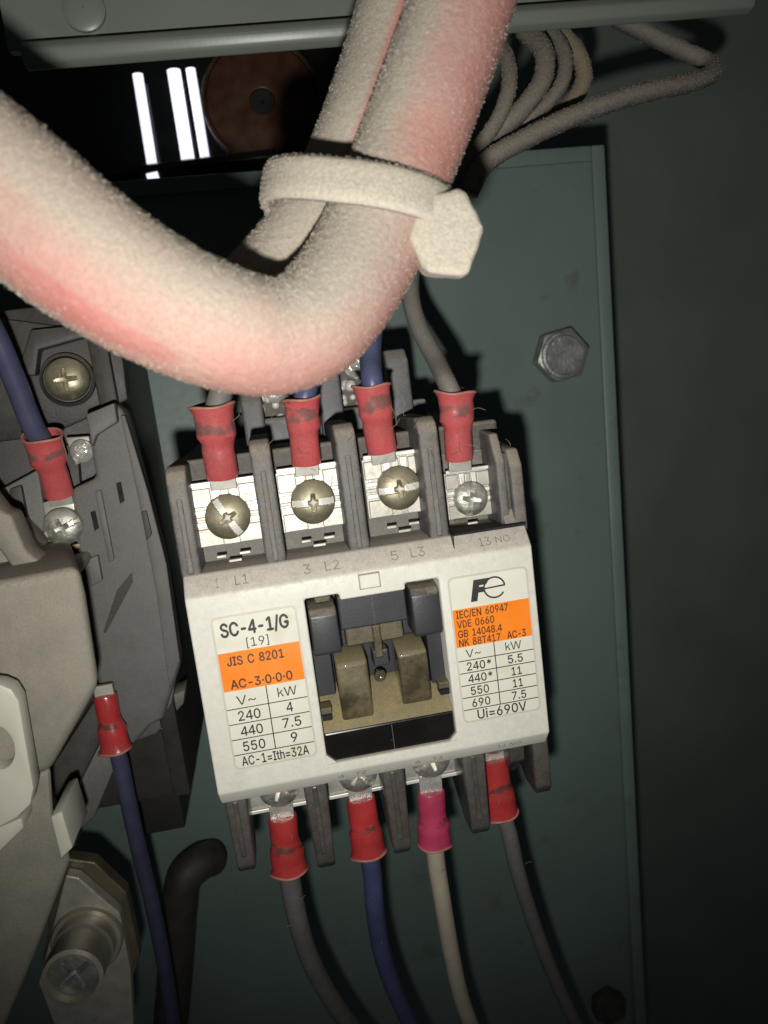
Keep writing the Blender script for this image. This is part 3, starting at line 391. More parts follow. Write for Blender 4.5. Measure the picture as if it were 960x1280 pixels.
 '~': (453, [(52,150),(55,188),(66,218),(82,240),(103,255),(127,263),(151,266),(175,264),(197,256),(220,241),(246,221),(262,207),(275,198),(286,193),(299,192),(318,196),(332,207),(341,226),(344,253),(400,253),(397,215),(386,185),(370,163),(349,148),(326,139),(301,137),(276,139),(254,148),(232,162),(207,182),(190,195),(177,204),(166,209),(154,210),(136,207),(121,196),(111,178),(108,150)], [[5,7,6],[5,8,7],[4,8,5],[4,9,8],[3,9,4],[17,19,18],[17,20,19],[3,10,9],[2,10,3],[16,20,17],[2,11,10],[1,34,2],[34,33,2],[33,11,2],[16,21,20],[32,11,33],[31,11,32],[15,21,16],[31,12,11],[1,35,34],[30,12,31],[30,13,12],[1,36,35],[14,21,15],[29,13,30],[29,14,13],[29,21,14],[0,36,1],[29,22,21],[28,22,29],[0,37,36],[28,23,22],[27,23,28],[27,24,23],[26,24,27],[26,25,24]]),
 '·': (196, [(98,196),(81,200),(66,210),(56,224),(52,242),(56,259),(66,274),(81,284),(98,287),(116,284),(130,274),(140,259),(144,242),(140,224),(130,210),(116,200)], [[7,9,8],[6,9,7],[6,10,9],[5,10,6],[5,11,10],[4,11,5],[4,12,11],[3,12,4],[3,13,12],[2,13,3],[2,14,13],[1,14,2],[1,15,14],[0,15,1]]),
}
def _quads(adv, qs):
    vs = []; fs = []
    for q in qs: fs.append([len(vs)+i for i in range(len(q))]); vs += q
    return adv, vs, fs
CAP = 509
GLYPH['4'] = _quads(425, [[(22, 115), (400, 115), (400, 172), (22, 172)], [(268, 0), (332, 0), (332, 115), (268, 115)], [(268, 172), (332, 172), (332, 509), (268, 509)], [(22, 172), (90, 172), (268, 420), (268, 509)]])
GLYPH['K'] = _quads(460, [[(50, 0), (114, 0), (114, 509), (50, 509)], [(114, 184), (435, 509), (350, 509), (114, 270)], [(205, 276), (247, 319), (455, 0), (375, 0)]])
GLYPH['k'] = _quads(350, [[(42, 0), (100, 0), (100, 540), (42, 540)], [(100, 150), (330, 380), (255, 380), (100, 228)], [(170, 220), (210, 260), (348, 0), (275, 0)]])
GLYPH['D'] = _quads(455, [[(52, 0), (116, 0), (116, 509), (52, 509)], [(116, 0), (200, 0), (200, 56), (116, 56)], [(116, 453), (200, 453), (200, 509), (116, 509)]] +
    [[(200+215*math.cos(a), 254.5+254.5*math.sin(a)), (200+150*math.cos(a), 254.5+198.5*math.sin(a)), (200+150*math.cos(b), 254.5+198.5*math.sin(b)), (200+215*math.cos(b), 254.5+254.5*math.sin(b))]
     for a, b in [(PI/2-PI*i/14, PI/2-PI*(i+1)/14) for i in range(14)]])
def text(mb, s, cx, cz, w, h, y, bold=0.0, align='C'):
    """one line of flat print: cap height h, total width w, centred on cx,cz (or starting at cx)"""
    pen = 0.0; vs = []; fs = []
    for c in s:
        if c in GLYPH:
            adv, gv, gf = GLYPH[c]
            fs += [[i+len(vs) for i in f] for f in gf]
            vs += [(pen+gx, gy) for gx, gy in gv]
            pen += adv
        else: pen += 290
    x0, x1 = min(v[0] for v in vs), max(v[0] for v in vs)
    kx, kz = w/(x1-x0), h/CAP
    off = cx - (x0+x1)/2*kx if align == 'C' else cx - x0*kx
    for i, (dx, dz) in enumerate(((0, 0), (bold, 0), (-bold, 0), (0, bold), (0, -bold)) if bold else ((0, 0),)):
        mb.add([(vx*kx+off+dx, y-0.003*i, vy*kz+cz-h/2+dz) for vx, vy in vs], fs)

def grid_screw(R, H, slot=0.5, cross=1.75, depth=1.1, slot_len=0.95, n=26, ang=0.0, slot2=False, seg=64):
    """domed head, local +Z outwards, with a real slot and cross recess"""
    mb = MB(); rings = n; vs = []; fs = []
    ca, sa = math.cos(ang), math.sin(ang)
    def hgt(x, y):
        r = math.hypot(x, y)/R
        z = H*math.sqrt(max(0, 1-(r*0.93)**2)) if r < 1 else 0
        u, v = x*ca+y*sa, -x*sa+y*ca
        d = 0
        if slot and abs(v) < slot and abs(u) < R*slot_len: d = 0.42
        if slot2 and abs(u) < slot and abs(v) < R*slot_len: d = 0.42
        rr = math.hypot(u, v)
        w = 0.52*(1-rr/cross*0.45)
        if rr < cross and (abs(u) < w or abs(v) < w): d = max(d, depth*(1-rr/cross*0.85))
        return z - d
    vs.append((0, 0, hgt(0, 0)))
    for i in range(1, rings+1):
        r = R*(i/rings)
        for k in range(seg):
            a = 2*PI*k/seg; x, y = r*math.cos(a), r*math.sin(a)
            vs.append((x, y, hgt(x*0.999, y*0.999)))
    for k in range(seg): vs.append((R*math.cos(2*PI*k/seg), R*math.sin(2*PI*k/seg), -0.6))
    for k in range(seg): fs.append((0, 1+k, 1+(k+1) % seg))
    for i in range(rings):
        a, b = 1+i*seg, 1+(i+1)*seg
        for k in range(seg): fs.append((a+k, b+k, b+(k+1) % seg, a+(k+1) % seg))
    return mb.add(vs, fs)
def brighten_slot(o, R, slot, ang, mat_, star=0.8):
    """the worn floor of the slot and the tip of the cross recess are bare metal"""
    o.data.materials.append(mat_)
    ca, sa = math.cos(ang), math.sin(ang)
    for p in o.data.polygons:
        x, y = p.center.x/S, p.center.y/S
        u, v = x*ca+y*sa, -x*sa+y*ca
        if (abs(v) < slot*0.98 and 0.9 < abs(u) < R*0.93) or (abs(u)**0.6 + abs(v)**0.6 < star**0.6 and math.hypot(u, v) < star):
            p.material_index = 1
    return o

FACE = Matrix(((1, 0, 0), (0, 0, -1), (0, 1, 0))).to_4x4()   # local +Z -> -Y (towards the viewer), local Y -> Z
def face_rot(): return FACE.to_euler()

# ================================================================== THE SETTING
# back of the cabinet
struct(MB().box(-500, 600, 150, 156, -600, 700).build('cabinet_back', m_greend))
# mounting plate: a shallow green tray with a folded rim
pl = bpy.data.objects.new('mounting_plate', None)
PLR = math.radians(1.1)
def plate_pt(x, y, z):
    return (73.4 + (x-73.4)*math.cos(PLR) + (z-87)*math.sin(PLR), y, 87 - (x-73.4)*math.sin(PLR) + (z-87)*math.cos(PLR))
mb = MB()
pf = [(-150, 73, -260), (69.6, 73, -260), (69.6, 73, 83.8), (-150, 73, 83.8)]
rim = [(-150, 70), (0, 0)]
def plate_box(mb, x0, x1, y0, y1, z0, z1):
    o = len(mb.v); mb.box(x0, x1, y0, y1, z0, z1)
    for i in range(o, len(mb.v)): mb.v[i] = Vector(plate_pt(*mb.v[i]))
plate_box(mb, -150, 73.4, 71.2, 84, -260, 87.2)
plate = struct(mb.build('mounting_plate', m_green, bevel=1.6, seg=3, smooth=True))
mb = MB()
plate_box(mb, 70.4, 73.6, 70.0, 71.25, -259, 87.4)
plate_box(mb, -150, 70.38, 70.0, 71.25, 84.0, 87.4)
mb.build('rim', m_green, plate, bevel=0.45, smooth=True)

# ================================================================== CROSS RAIL ABOVE
rail = thing('cross_rail', 'grey green painted steel rail with folded lip above the thick dusty cables', 'rail', (20, 20, 96))
o_ = Vector((20, 20, 96))
mb = MB()
prof = [(20.6, 97.6), (20.6, 140), (23, 140), (23, 97.6)]
mb.prism_x([(y-20, z-96) for y, z in prof], -60.5, 62)
mb.build('web', m_rail, rail, bevel=0.3)
mb = MB()
lip = [(17.2, 94.6), (16.6, 96.2), (17.6, 97.6), (19.8, 97.9), (20.5, 97.5), (22, 97.4), (22, 95.6), (19, 94.0)]
mb.prism_x([(y-20, z-96) for y, z in lip], -58.0, 57)
mb.build('lip', m_rail, rail, bevel=0.5, smooth=True)
mb = grid_screw(3.1, 0.8, slot=0, cross=0.01)
b = at(103, 8, 19)
mb.build('rivet', m_rail, rail, smooth=True, loc=Vector((b.x, 20.0, b.z))-o_, rot=face_rot())

# ================================================================== BEHIND THE GAP
gp = thing('glossy_black_cover', 'black glossy cover in the dark gap behind the thick cables', 'cover', (-25, 120, 110))
MB().box(-80, 55, 0, 4, -40, 60).build('panel', m_glass, gp, bevel=0.5)
c0, c1 = at(60, 232, 112), at(345, 196, 112)
mb = MB().tube([c0, c1], 2.2, n=8, step=20)
mb.xf(Matrix.Translation((25, -120, -110))).build('lower_bezel', m_black, gp)
def reflected_tube(a, b, r, label):  # emissive rod in place of a light reflected in the glossy cover
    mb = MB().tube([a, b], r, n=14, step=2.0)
    o = mb.build('tube_reflection', m_tube_refl, smooth=True)
    return tag(o, label, 'reflection', 'tube reflections in the dark gap')
reflected_tube(at(172, 93, 116), at(191, 212, 116), 1.35, 'white tube reflection furthest from the orange reel, with a short piece below it')
reflected_tube(at(217, 88, 116), at(237, 213, 116), 1.75, 'widest white tube reflection, between the two narrower reflections')
reflected_tube(at(238, 86, 116), at(258, 208, 116), 1.25, 'narrow white tube reflection beside the orange reel')
reflected_tube(at(184, 222, 110), at(198, 219, 110), 0.95, 'short stub of reflected light below the long separate tube reflection')
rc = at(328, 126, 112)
disc = thing('orange_disc_reflection', 'reflection of a dim burnt orange reel with a dark hub behind the cables', 'disc', rc)  # solid disc added in place of an orange reflection in the cover
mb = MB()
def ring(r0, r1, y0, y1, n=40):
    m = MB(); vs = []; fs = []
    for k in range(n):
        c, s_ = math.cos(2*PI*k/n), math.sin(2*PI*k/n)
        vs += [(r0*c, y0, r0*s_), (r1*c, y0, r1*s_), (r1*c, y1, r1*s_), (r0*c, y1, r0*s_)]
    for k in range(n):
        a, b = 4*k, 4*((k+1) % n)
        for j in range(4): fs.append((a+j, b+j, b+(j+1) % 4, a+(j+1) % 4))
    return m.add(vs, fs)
ring(3.2, 14.5, 0, 4).build('flange', m_disc_refl, disc, bevel=0.2)
ring(14.6, 15.6, -0.6, 5).build('outer_rim', m_disc_refl_rim, disc, bevel=0.2)
ring(0.5, 3.1, 1.0, 6).build('hub', m_void, disc)

# ================================================================== BOLTS ON THE PLATE
def hexbolt(pos, label, m, r_hex, washer=True, group='hex bolts in the mounting plate', turn=0.15):
    t = thing('hex_bolt', label, 'bolt', pos, None, group)
    mb = MB(); n = 6
    poly = [(r_hex*math.cos(PI/3*k+turn), r_hex*math.sin(PI/3*k+turn)) for k in range(n)]
    mb.prism_y(poly, -4.2, 0)
    mb.build('hex_head', m, t, bevel=0.45, smooth=True)
    mb = MB().lathe([(r_hex*0.83, 0), (r_hex*0.80, 0.5), (r_hex*0.70, 0.62), (r_hex*0.66, 0.35), (0.01, 0.30)], n=40, cap1=False)
    f = mb.build('dished_face', m, t, smooth=True, loc=(0, -4.15, 0), rot=face_rot())
    mk = MB()
    for a in (1.75, 2.25):
        x, z = 0.55*r_hex*math.cos(a), 0.55*r_hex*math.sin(a)
        mk.box(x-0.28, x+0.28, -4.78, -4.35, z-0.4, z+0.4)
    mk.build('stamped_mark', m, t, bevel=0.1)
    return t
bp = at(697, 444, 71.2)
hexbolt(bp, 'bright zinc hex bolt in the green plate above the contactor', m_bolt, 6.6)
bp = at(757, 1250, 71.2)
hexbolt(bp, 'dark hex bolt low on the plate, barely lit', m_boltd, 5.0, turn=0.4)

# ================================================================== THE CONTACTOR
con = thing('contactor', 'dusty white and dark grey four pole contactor with orange rating labels', 'contactor', CON_LOC, CON_ROT)

# --- front cover: one shell with the window cut through it
def cover():
    xs = [-26.5, -9.3, -4.0, 6.1, 11.35, 14.5, 26.5]
    rows = [(18.7, 2.4), (15.7, 0), (12.9, 0), (11.9, 0), (-13.5, 0), (-15.2, 0), (-17.9, 2.3)]
    bm = bmesh.new(); V = {}
    def vert(i, j):
        z, y = rows[j]; x = xs[i]
        if j == 0 and i >= 5: z -= 0.0
        if (i, j) not in V: V[i, j] = bm.verts.new((x*S, y*S, z*S))
        return V[i, j]
    def is_hole(i, j):                                   # cell i..i+1, j..j+1
        if j == 2: return i in (1, 3)
        if j == 3: return i in (1, 2, 3)
        return False
    fs = []
    for i in range(len(xs)-1):
        for j in range(len(rows)-1):
            if is_hole(i, j): continue
            fs.append(bm.faces.new((vert(i, j), vert(i, j+1), vert(i+1, j+1), vert(i+1, j))))
    bm.normal_update()
    edges = [e for e in bm.edges if len(e.link_faces) == 1]
    ret = bmesh.ops.extrude_edge_only(bm, edges=edges)
    for g in ret['geom']:
        if isinstance(g, bmesh.types.BMVert): g.co.y = 11.0*S
    bmesh.ops.recalc_face_normals(bm, faces=bm.faces)
    es = [e for e in bm.edges if len(e.link_faces) == 2 and e.calc_face_angle(0) > math.radians(20)]
    bmesh.ops.bevel(bm, geom=es, offset=0.38*S, segments=3, affect='EDGES', profile=0.5, clamp_overlap=True)
    me = bpy.data.meshes.new('front_cover'); bm.to_mesh(me); bm.free()
    me.materials.append(m_white); me.shade_smooth(); me.set_sharp_from_angle(angle=math.radians(25))
    o = bpy.data.objects.new('front_cover', me); COL.objects.link(o); o.parent = con
    return o
cov = cover()
mb = MB()
mb.prism_y([(-9.35, -13.55), (-7.9, -13.55), (-9.35, -12.1)], 0.02, 9)
mb.prism_y([(11.4, -13.55), (11.4, -12.3), (10.1, -13.55)], 0.02, 9)
mb.build('window_corner', m_white, cov)
mb = MB().box(14.42, 14.58, 0.9, 2.5, 16.2, 18.9)
mb.build('seam', m_ink, cov)
mb = MB().box(14.7, 26.2, 1.2, 6, 18.72, 19.1)
mb.build('auxiliary_edge', m_void, cov)
# square cap over the window
mb = MB().box(-0.7, 2.3, -0.28, 0.5, 13.15, 15.3)
mb.build('square_cap', m_white, cov, bevel=0.15)
mb = MB().box(-0.85, 2.45, -0.03, 0.2, 13.0, 15.45)
mb.build('cap_gap', m_faint, cov)

# --- lettering moulded in the sloping top strip
SL = math.atan2(2.4, 3.0)
def on_slope(p):                                          # p = (x, *, s) with s measured down the slope from its top edge
    x, _, s_ = p
    return (x, 2.4 - (s_*math.sin(SL)) - 0.05, 18.7 - (s_*math.cos(SL)))
def strip_text(mb, s_, cx, w, h):
    tmp = MB(); text(tmp, s_, cx, 0, w, h, 0)
    vs = []
    for v in tmp.v:
        d = 1.95 - v.z
        vs.append((v.x, 2.4 - d*math.sin(SL) - 0.05*math.cos(SL), 18.7 - d*math.cos(SL) + 0.0))
    mb.add(vs, tmp.f)
mb = MB()
strip_text(mb, '1', -21.6, 0.45, 1.6); strip_text(mb, 'L1', -18.0, 2.0, 1.6)
strip_text(mb, '3', -8.2, 1.1, 1.6); strip_text(mb, 'L2', -4.4, 2.2, 1.6)
strip_text(mb, '5', 5.2, 1.1, 1.6); strip_text(mb, 'L3', 8.8, 2.2, 1.6)
strip_text(mb, '13', 19.4, 1.9, 1.5); strip_text(mb, 'NO', 22.3, 2.3, 1.1)
mb.build('lettering', m_faint, cov)
SB = math.atan2(2.3, 2.7)
def low_text(mb, s_, cx, w, h):
    tmp = MB(); text(tmp, s_, cx, 0, w, h, 0)
    vs = [(v.x, 0.0 + (1.7 - v.z)*math.sin(SB) - 0.06, -15.2 - (1.7 - v.z)*math.cos(SB)) for v in tmp.v]
    mb.add(vs, tmp.f)
mb = MB()
low_text(mb, '4', -7.5, 0.9, 1.2); low_text(mb, 'T2', -4.4, 1.7, 1.2)
low_text(mb, '6', 4.8, 0.9, 1.2); low_text(mb, 'T3', 8.0, 1.7, 1.2)
low_text(mb, '14', 18.6, 1.3, 1.1); low_text(mb, 'NO', 20.9, 1.8, 1.1)
mb.build('lettering', m_faint, cov)

# --- rating labels
def rrect(x0, x1, z0, z1, r, n=5):
    out = []
    for cx, cz, a0 in ((x1-r, z1-r, 0), (x0+r, z1-r, PI/2), (x0+r, z0+r, PI), (x1-r, z0+r, 1.5*PI)):
        for k in range(n+1):
            a = a0 + PI/2*k/n; out.append((cx+r*math.cos(a), cz+r*math.sin(a)))
    return out
def label(x0, x1, z0, z1):
    mb = MB().prism_y(rrect(x0-0.28, x1+0.28, z0-0.28, z1+0.28, 0.85), -0.05, 0.1)
    mb.build('label_recess', m_cream_edge, con)
    return MB().prism_y(rrect(x0, x1, z0, z1, 0.7), -0.12, 0.1).build('rating_label', m_label, con, bevel=0.03, seg=1)
m_cream_edge = mat('label_border', (0.56, 0.54, 0.45), 0.4, var=0.03)
YL = -0.15
L1 = label(-23.1, -10.9, -11.5, 12.1)
MB().box(-23.08, -10.92, YL, -0.11, 0.75, 6.75).build('orange_band', m_orange, L1)
mb = MB()
for z in (-2.1, -4.5, -6.95, -9.4): mb.box(-23.08, -10.92, YL, -0.11, z-0.07, z+0.07)
mb.box(-16.9, -16.74, YL, -0.11, -9.33, 0.76)
mb.build('table_rule', m_ink, L1)
mb = MB(); yt = YL - 0.02
text(mb, 'SC-4-1/G', -17.1, 10.2, 10.0, 2.05, yt, bold=0.09)
text(mb, '[19]', -17.0, 7.85, 3.3, 1.35, yt)
text(mb, 'V~', -20.0, -0.85, 2.9, 1.4, yt); text(mb, 'kW', -13.8, -0.7, 2.9, 1.4, yt)
for s_, z in (('240', -3.3), ('440', -5.75), ('550', -8.2)): text(mb, s_, -19.9, z, 3.3, 1.5, yt, bold=0.025)
for s_, z, w in (('4', -3.2, 0.95), ('7.5', -5.65, 2.8), ('9', -8.1, 0.95)): text(mb, s_, -13.8, z, w, 1.5, yt, bold=0.025)
text(mb, 'AC-1=Ith=32A', -17.0, -10.5, 10.2, 1.45, yt, bold=0.03)
mb.build('lettering', m_ink, L1)
mb = MB()
text(mb, 'JIS C 8201', -17.7, 5.35, 8.4, 1.35, yt, bold=0.05)
text(mb, 'AC-3\u00b70\u00b70\u00b70', -17.3, 1.75, 9.2, 1.35, yt, bold=0.05)
mb.build('orange_lettering', m_inkbrown, L1)

L2 = label(12.9, 25.1, -10.8, 12.4)
MB().box(12.88, 25.12, YL, -0.11, 1.4, 7.5).build('orange_band', m_orange, L2)
mb = MB()
for z in (-0.85, -2.87, -4.9, -6.9, -8.9): mb.box(12.92, 25.08, YL, -0.11, z-0.07, z+0.07)
mb.box(18.75, 18.9, YL, -0.11, -8.85, 1.41)
mb.build('table_rule', m_ink, L2)
mb = MB()
text(mb, 'V~', 15.4, 0.25, 2.4, 1.25, yt); text(mb, 'kW', 21.9, 0.3, 2.6, 1.3, yt)
for s_, z in (('240*', -1.85), ('440*', -3.88)): text(mb, s_, 16.1, z, 3.9, 1.3, yt, bold=0.025)
for s_, z in (('550', -5.9), ('690', -7.9)): text(mb, s_, 15.8, z, 2.9, 1.3, yt, bold=0.025)
for s_, z, w in (('5.5', -1.85, 2.4), ('11', -3.88, 1.6), ('11', -5.9, 1.6), ('7.5', -7.9, 2.3)): text(mb, s_, 22.0, z, w, 1.3, yt, bold=0.025)
text(mb, 'Ui=690V', 19.0, -9.9, 8.0, 1.5, yt, bold=0.03)
mb.build('lettering', m_ink, L2)
mb = MB()
text(mb, 'IEC/EN 60947', 13.35, 6.65, 8.3, 1.15, yt, bold=0.03, align='L')
text(mb, 'VDE 0660', 13.35, 5.1, 5.9, 1.15, yt, bold=0.03, align='L')
text(mb, 'GB 14048.4', 13.35, 3.55, 7.0, 1.15, yt, bold=0.03, align='L')
text(mb, 'NK 88T417', 13.35, 2.1, 6.6, 1.15, yt, bold=0.03, align='L')
text(mb, 'AC-3', 22.6, 2.1, 3.0, 1.15, yt, bold=0.03)
mb.build('orange_lettering', m_inkbrown, L2)
# emblem: a slanted heavy F joined to a round thin e
def shear(pts, cx, cz): return [(cx + x + 0.22*z, cz + z) for x, z in pts]
mb = MB()
Fp = shear([(-2.45, -1.7), (-1.35, -1.7), (-1.35, -0.35), (-0.45, -0.35), (-0.45, 0.45), (-1.35, 0.45), (-1.35, 0.62), (-0.1, 0.62), (0.1, 1.7), (-2.45, 1.7)], 18.6, 10.1)
Fa = shear([(-2.3, -1.75), (-1.25, -1.75), (-1.25, -0.45), (-2.3, -0.45)], 18.6, 10.1)
Fb = shear([(-2.3, -0.45), (-0.2, -0.45), (-0.45, 0.42), (-2.3, 0.42)], 18.6, 10.1)
Fc = shear([(-2.3, 0.42), (-1.25, 0.42), (-1.25, 0.68), (-2.3, 0.68)], 18.6, 10.1)
Fd = shear([(-2.3, 0.68), (-0.15, 0.68), (0.35, 1.65), (-2.3, 1.65)], 18.6, 10.1)
for q in (Fa, Fb, Fc, Fd): mb.add([(x, yt, z) for x, z in q], [(0, 1, 2, 3)])
ec, er, n = (19.85, 10.1), 1.62, 44
a0, a1 = math.radians(5), math.radians(325)
vs = []; fs = []
for k in range(n+1):
    a = a0 + (a1-a0)*k/n; w = 0.13
    for r in (er-w, er+w): vs.append((ec[0]+1.02*r*math.cos(a), yt-0.005, ec[1]+r*math.sin(a)))
    if k < n: fs.append((2*k, 2*k+1, 2*k+3, 2*k+2))
mb.add(vs, fs)
mb.add([(ec[0]-1.55, yt-0.006, ec[1]-0.10), (ec[0]+1.72, yt-0.006, ec[1]+0.02), (ec[0]+1.72, yt-0.006, ec[1]+0.27), (ec[0]-1.55, yt-0.006, ec[1]+0.13)], [(0, 1, 2, 3)])
mb.build('emblem', m_ink, L2)

# --- the black moving parts in the window
m_smoky = mat('smoky_amber_plastic', (0.042, 0.036, 0.022), 0.18, dust=0.8, dust_col=(0.23, 0.19, 0.10), lo=0.10, hi=0.75, var=0.4, nscale=130, dnoise=0.6, dscale=150, coat=0.5, blot=((0.105, 0.088, 0.048), 150, 0.46, 0.22))
win = MB().box(-9.6, 11.7, 8.0, 11.5, -13.9, 13.2).build('window_floor', m_slate, con)
MB().box(-4.35, 6.3, 2.4, 7.9, 6.4, 11.75).build('cross_bar', m_slate, con, bevel=0.3)
MB().box(1.0, 1.1, 2.37, 2.6, 6.5, 11.6).build('parting_line', m_tan, con)
for x0, x1, z0, z1 in ((-9.0, -4.7, 3.7, 10.9), (6.75, 11.25, 4.1, 11.6)):
    c = MB()
    c.prism_x([(0.35, z0+0.2), (0.35, z1-1.0), (1.1, z1-0.15), (4.5, z1+0.25), (7.5, z1+0.25), (7.5, z0-0.2), (0.9, z0-0.2)], x0, x1)
    cap_ = c.build('catch', m_slate, con, bevel=0.4, seg=3, smooth=True)
    MB().box(x0+1.2, x1-0.5, 2.6, 7.0, z1+0.26, z1+1.3).build('catch_post', m_tan, cap_, bevel=0.3)
for x0, x1, z0, z1, y0 in ((-6.0, -1.0, -8.2, 2.6, 1.9), (3.8, 8.6, -7.3, 2.6, 2.3)):
    c = MB().prism_x([(y0, z0), (y0, z1-1.6), (y0+0.5, z1-1.2), (y0+4.5, z1), (8, z1), (8, z0)], x0, x1)
    c.build('armature_block', m_smoky, con, bevel=0.45, seg=3, smooth=True)
for x0, x1, z0, z1 in ((-9.2, -6.4, -3.9, 3.6), (9.0, 11.3, -5.0, 3.8)):
    MB().box(x0, x1, 3.4, 7.9, z0, z1).build('side_cheek', m_slate, con, bevel=0.2)
MB().box(-3.6, 5.6, 4.6, 7.9, 2.9, 6.2).build('dusty_shelf', m_tan, con, bevel=0.3)
MB().box(0.6, 1.9, 3.7, 7.9, 0.6, 6.0).build('centre_rib', m_tan, con, bevel=0.25)
MB().box(0.2, 2.7, 3.9, 7.9, -0.8, 1.8).build('centre_tab', m_slate, con, bevel=0.25)
MB().prism_x([(7.9, -3.4), (6.0, -4.2), (1.6, -8.1), (0.9, -8.9), (0.9, -9.6), (7.9, -9.6)], -9.2, 11.3).build('dusty_ledge', m_ledge, con, bevel=0.25, smooth=True)
MB().box(-9.25, 11.3, 0.7, 7.9, -13.6, -8.95).build('lower_panel', m_black, con, bevel=0.25)
MB().box(1.3, 1.42, 0.66, 0.9, -13.4, -9.3).build('panel_line', m_body, con)
for x0, z0 in ((-9.1, -7.0), (9.7, -6.2)):
    MB().box(x0, x0+1.5, 0.95, 3.4, z0, z0+0.9).build('ledge_notch', m_void, con, bevel=0.1)
    MB().box(x0-0.1, x0+1.6, 1.1, 4.0, z0+0.95, z0+2.0).build('notch_lug', m_tan, con, bevel=0.15)
grid_screw(0.95, 0.5, slot=0, cross=0.6, depth=0.3).build('indicator_lens', m_lens, con, smooth=True, loc=(0.9, 4.0, -2.4), rot=face_rot())

# --- body
MB().box(-26.2, 26.3, 11.2, 66, -21.5, 35.0).build('body', m_body, con, bevel=0.6)
MB().box(-23.5, 23.8, 64, 70.5, -34, 40).build('foot', m_body, con, bevel=0.5)
MB().box(-24.0, 23.6, 11.0, 20, 18.4, 30.5).build('terminal_floor', m_grey, con, bevel=0.3)
# --- barrier ribs above the cover
def rib(x0, x1, zt, y0=2.6, lean=0.0, yb=22, cham=2.3):
    p = [(y0+0.9, 15.0), (y0, 19.0), (y0, zt-cham), (y0+0.7, zt-cham*0.35), (y0+2.3, zt), (yb, zt), (yb, 15.0)]
    o = MB().prism_x(p, x0, x1).build('barrier', m_grey, con, bevel=0.5, seg=3, smooth=True)
    xm = (x0+x1)/2
    MB().box(xm-0.42, xm+0.42, y0-0.28, y0+0.5, 18.8, zt-cham-2.4).build('ridge', m_grey, o, bevel=0.2)
    return o
for x0, x1, zt in ((-26.7, -23.7, 34.9), (-14.1, -11.0, 37.2), (-1.35, 1.85, 37.9), (11.3, 14.4, 37.3)):
    rib(x0, x1, zt)
# outer right barrier: two thin walls with a chamfered shoulder
MB().prism_x([(3.2, 18), (3.2, 29.0), (5.5, 33.2), (20, 34.2), (20, 18)], 23.0, 24.5).build('barrier', m_grey, con, bevel=0.4, seg=3, smooth=True)
MB().prism_x([(2.6, 17.5), (2.6, 28.0), (4.2, 30.6), (18, 31.6), (18, 17.5)], 25.0, 27.1).build('barrier', m_grey, con, bevel=0.5, seg=3, smooth=True)
MB().box(24.3, 25.2, 3.9, 18, 18, 30).build('barrier_web', m_body, con)
MB().prism_x([(2.5, 18.8), (3.6, 21.2), (12, 21.6), (12, 18.8)], 23.3, 27.0).build('barrier_foot', m_grey, con, bevel=0.4, seg=2, smooth=True)
# --- barrier ribs below
for x0, x1, zb in ((-26.1, -22.6, -30.8), (-13.7, -9.9, -33.0), (-1.1, 2.7, -33.2), (12.2, 16.2, -32.5)):
    c = MB().prism_x([(2.9, -16.5), (3.0, zb+1.2), (3.9, zb), (9, zb), (16, zb+5), (16, -16.5)], x0, x1)
    for v in c.v:
        k = max(0, (-20-v.z)/14); v.x += ((x0+x1)/2 - v.x)*0.25*k
    o = c.build('lower_barrier', m_lower, con, bevel=0.45, seg=3, smooth=True)
    MB().box((x0+x1)/2-0.55, (x0+x1)/2+0.35, 2.72, 3.2, zb+3, -18.2).build('ridge', m_lower, o, bevel=0.25)
MB().prism_x([(2.9, -16.3), (3.0, -26.2), (4.0, -27.6), (9, -27.6), (15, -24), (15, -16.3)], 24.2, 27.0).build('lower_barrier', m_lower, con, bevel=0.45, seg=3, smooth=True)
MB().prism_x([(5.0, -16.3), (5.5, -22), (12, -27), (15, -27), (15, -16.3)], 20.9, 23.6).build('lower_barrier', m_lower, con, bevel=0.4, seg=3, smooth=True)
